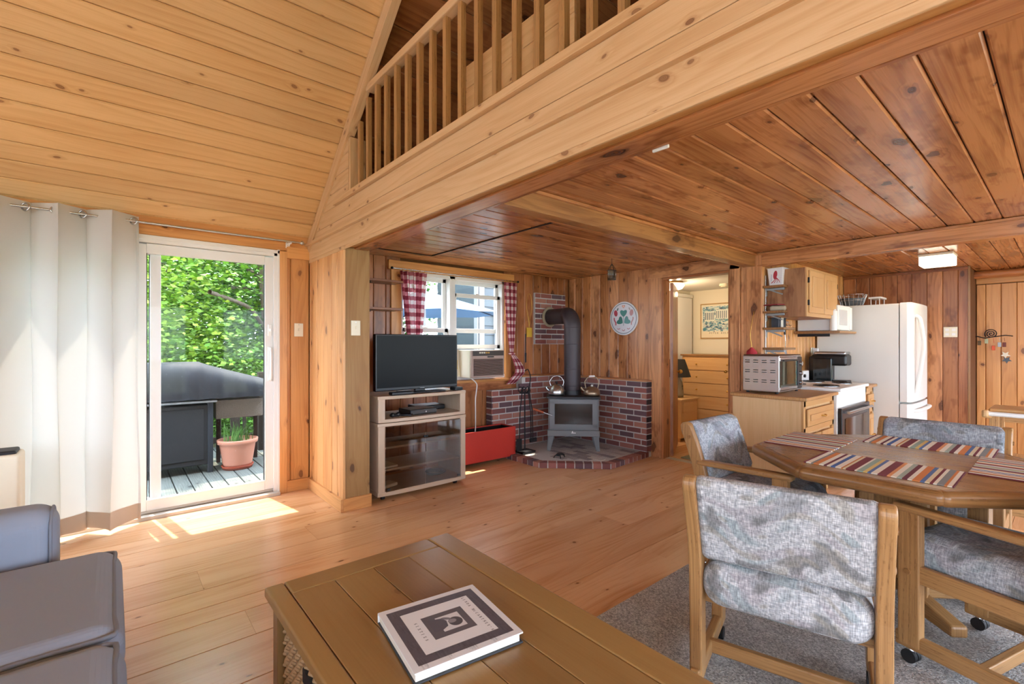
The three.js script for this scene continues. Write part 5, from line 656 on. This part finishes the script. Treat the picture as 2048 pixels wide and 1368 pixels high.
{ // poster with its title
  const cv = document.createElement('canvas'); cv.width = 640; cv.height = 520; const c = cv.getContext('2d'); c.fillStyle = '#e6dcc4'; c.fillRect(0, 0, 640, 520); c.strokeStyle = '#8a7442'; c.lineWidth = 8; c.strokeRect(4, 4, 632, 512); c.fillStyle = '#cfd8d6'; c.fillRect(28, 34, 584, 380); let s = 9; const r = () => (s = (s * 1664525 + 1013904223) >>> 0) / 4294967296; const pal = ['#2f6d86', '#3c86a0', '#8fb7bd', '#d9ddd0', '#1f4a63', '#b9c9c4', '#4a5d78', '#e4e0d0'];
  for (let i = 0; i < 900; i++) { c.fillStyle = pal[Math.floor(r() * 8)]; c.globalAlpha = .7; c.fillRect(28 + r() * 550, 34 + r() * 350 + (i < 300 ? 20 : 0), 8 + r() * 34, 6 + r() * 24); } c.globalAlpha = 1; c.fillStyle = '#dfe4dc'; c.fillRect(60, 110, 150, 150); c.fillRect(230, 90, 190, 140); c.fillStyle = '#2c4f66'; for (let i = 0; i < 5; i++) c.fillRect(72 + i * 28, 130, 12, 110); for (let i = 0; i < 6; i++) c.fillRect(244 + i * 28, 110, 10, 110);
  c.fillStyle = '#4b4636'; c.font = '34px serif'; [...'PETER KOLTE'].forEach((ch, i) => c.fillText(ch, 130 + i * 30, 455)); c.font = '15px serif'; c.fillText('— — — —', 120, 490); const tx = new THREE.CanvasTexture(cv); tx.colorSpace = THREE.SRGBColorSpace;
  const p = thing('framed_poster', 'framed blue poster print on the cream bedroom wall', 'poster', [6.84, 1.645, -3.305]); part('frame', rb(.014, .53, .66, .003), M.oakPale, p); const g = new THREE.PlaneGeometry(.64, .51); g.rotateY(-PI / 2); part('print', g.translate(-.0085, 0, 0), std({ map: tx, roughness: .4 }), p);
}
{ const l = thing('bedroom_ceiling_light', 'lit glass ceiling lamp in the bedroom', 'ceiling light', [5.6, 2.112, -3.35]); part('canopy', cy(.12, .13, .02, 0, -.012, 0, 24), M.brass, l); part('glass_shade', lathe([[.13, -.02], [.14, -.05], [.11, -.09], [.05, -.105], [0, -.11]], 28), std({ color: 0xfff6e8, emissive: 0xffe6bd, emissiveIntensity: 1.6, roughness: .5, side: THREE.DoubleSide }), l); const p = new THREE.PointLight(0xffe2b8, 1.6, 0, 2); p.position.set(0, -.16, 0); p.shadow.radius = 4; l.add(p); }
single('smoke_detector', [cy(.07, .075, .03, 0, -.015, 0, 24), cy(.05, .06, .015, 0, -.036, 0, 24)], M.ivory, 'round smoke detector on the bedroom ceiling', 'smoke detector', [6.3, 2.114, -3.0]);
single('cable_clip', rb(.012, .014, .07, .004), M.white, 'small white clip on the underside of the loft beam', 'clip', [1.604, 2.05, -1.013]);
// ---------- loft guard rail ----------
{
  const g = thing('loft_railing', 'square baluster guard rail along the loft edge', 'railing', [XB + .04, 2.438, 0]);
  for (let z = -3.385; z < 2.4; z += .147) { const top = Math.min(.66, (2.24 + .81 * (z + 4.45)) - 2.438 - .16); if (top > .12) part('baluster', wb(.034, top, .034, 0, top / 2, z, 1), z < -2 ? M.oak[1] : M.oak[0], g); }
  part('handrail', wb(.07, .05, 5.6, 0, .675, -.42 + .0, 2, .01), M.fascia, g); part('end_post', wb(.12, .42, .03, .02, .21, -3.5, 1), M.fascia, g);
}
{ // boarded box in the loft with stencilled ends
  const b = thing('loft_half_wall', 'pale boarded half wall inside the loft', 'half wall', [1.66, 2.422, -1.96]); for (let i = 0; i < 4; i++) part('board', wb(.02, .137, .96, -.02, .07 + i * .139, 0, 2), M.roof[1], b); part('frame', bx(.03, .55, .94, .006, .276, 0), M.roof[2], b);
  for (const z of [-.42, .42]) { const d = []; for (const [y, dz] of [[.5, 0], [.47, .02], [.47, -.02], [.44, 0], [.4, .02], [.4, -.02], [.36, 0]]) d.push(mv(cy(.008, .008, .002, 0, 0, 0, 8), -.031, y, z + dz, 0, 0, PI / 2)); part('stencil', d, std({ color: 0x2c3440, roughness: .8 }), b); }
}
scene.traverse((o) => { if (o.isMesh) { o.castShadow = true; o.receiveShadow = true; } });
renderer.render(scene, camera);
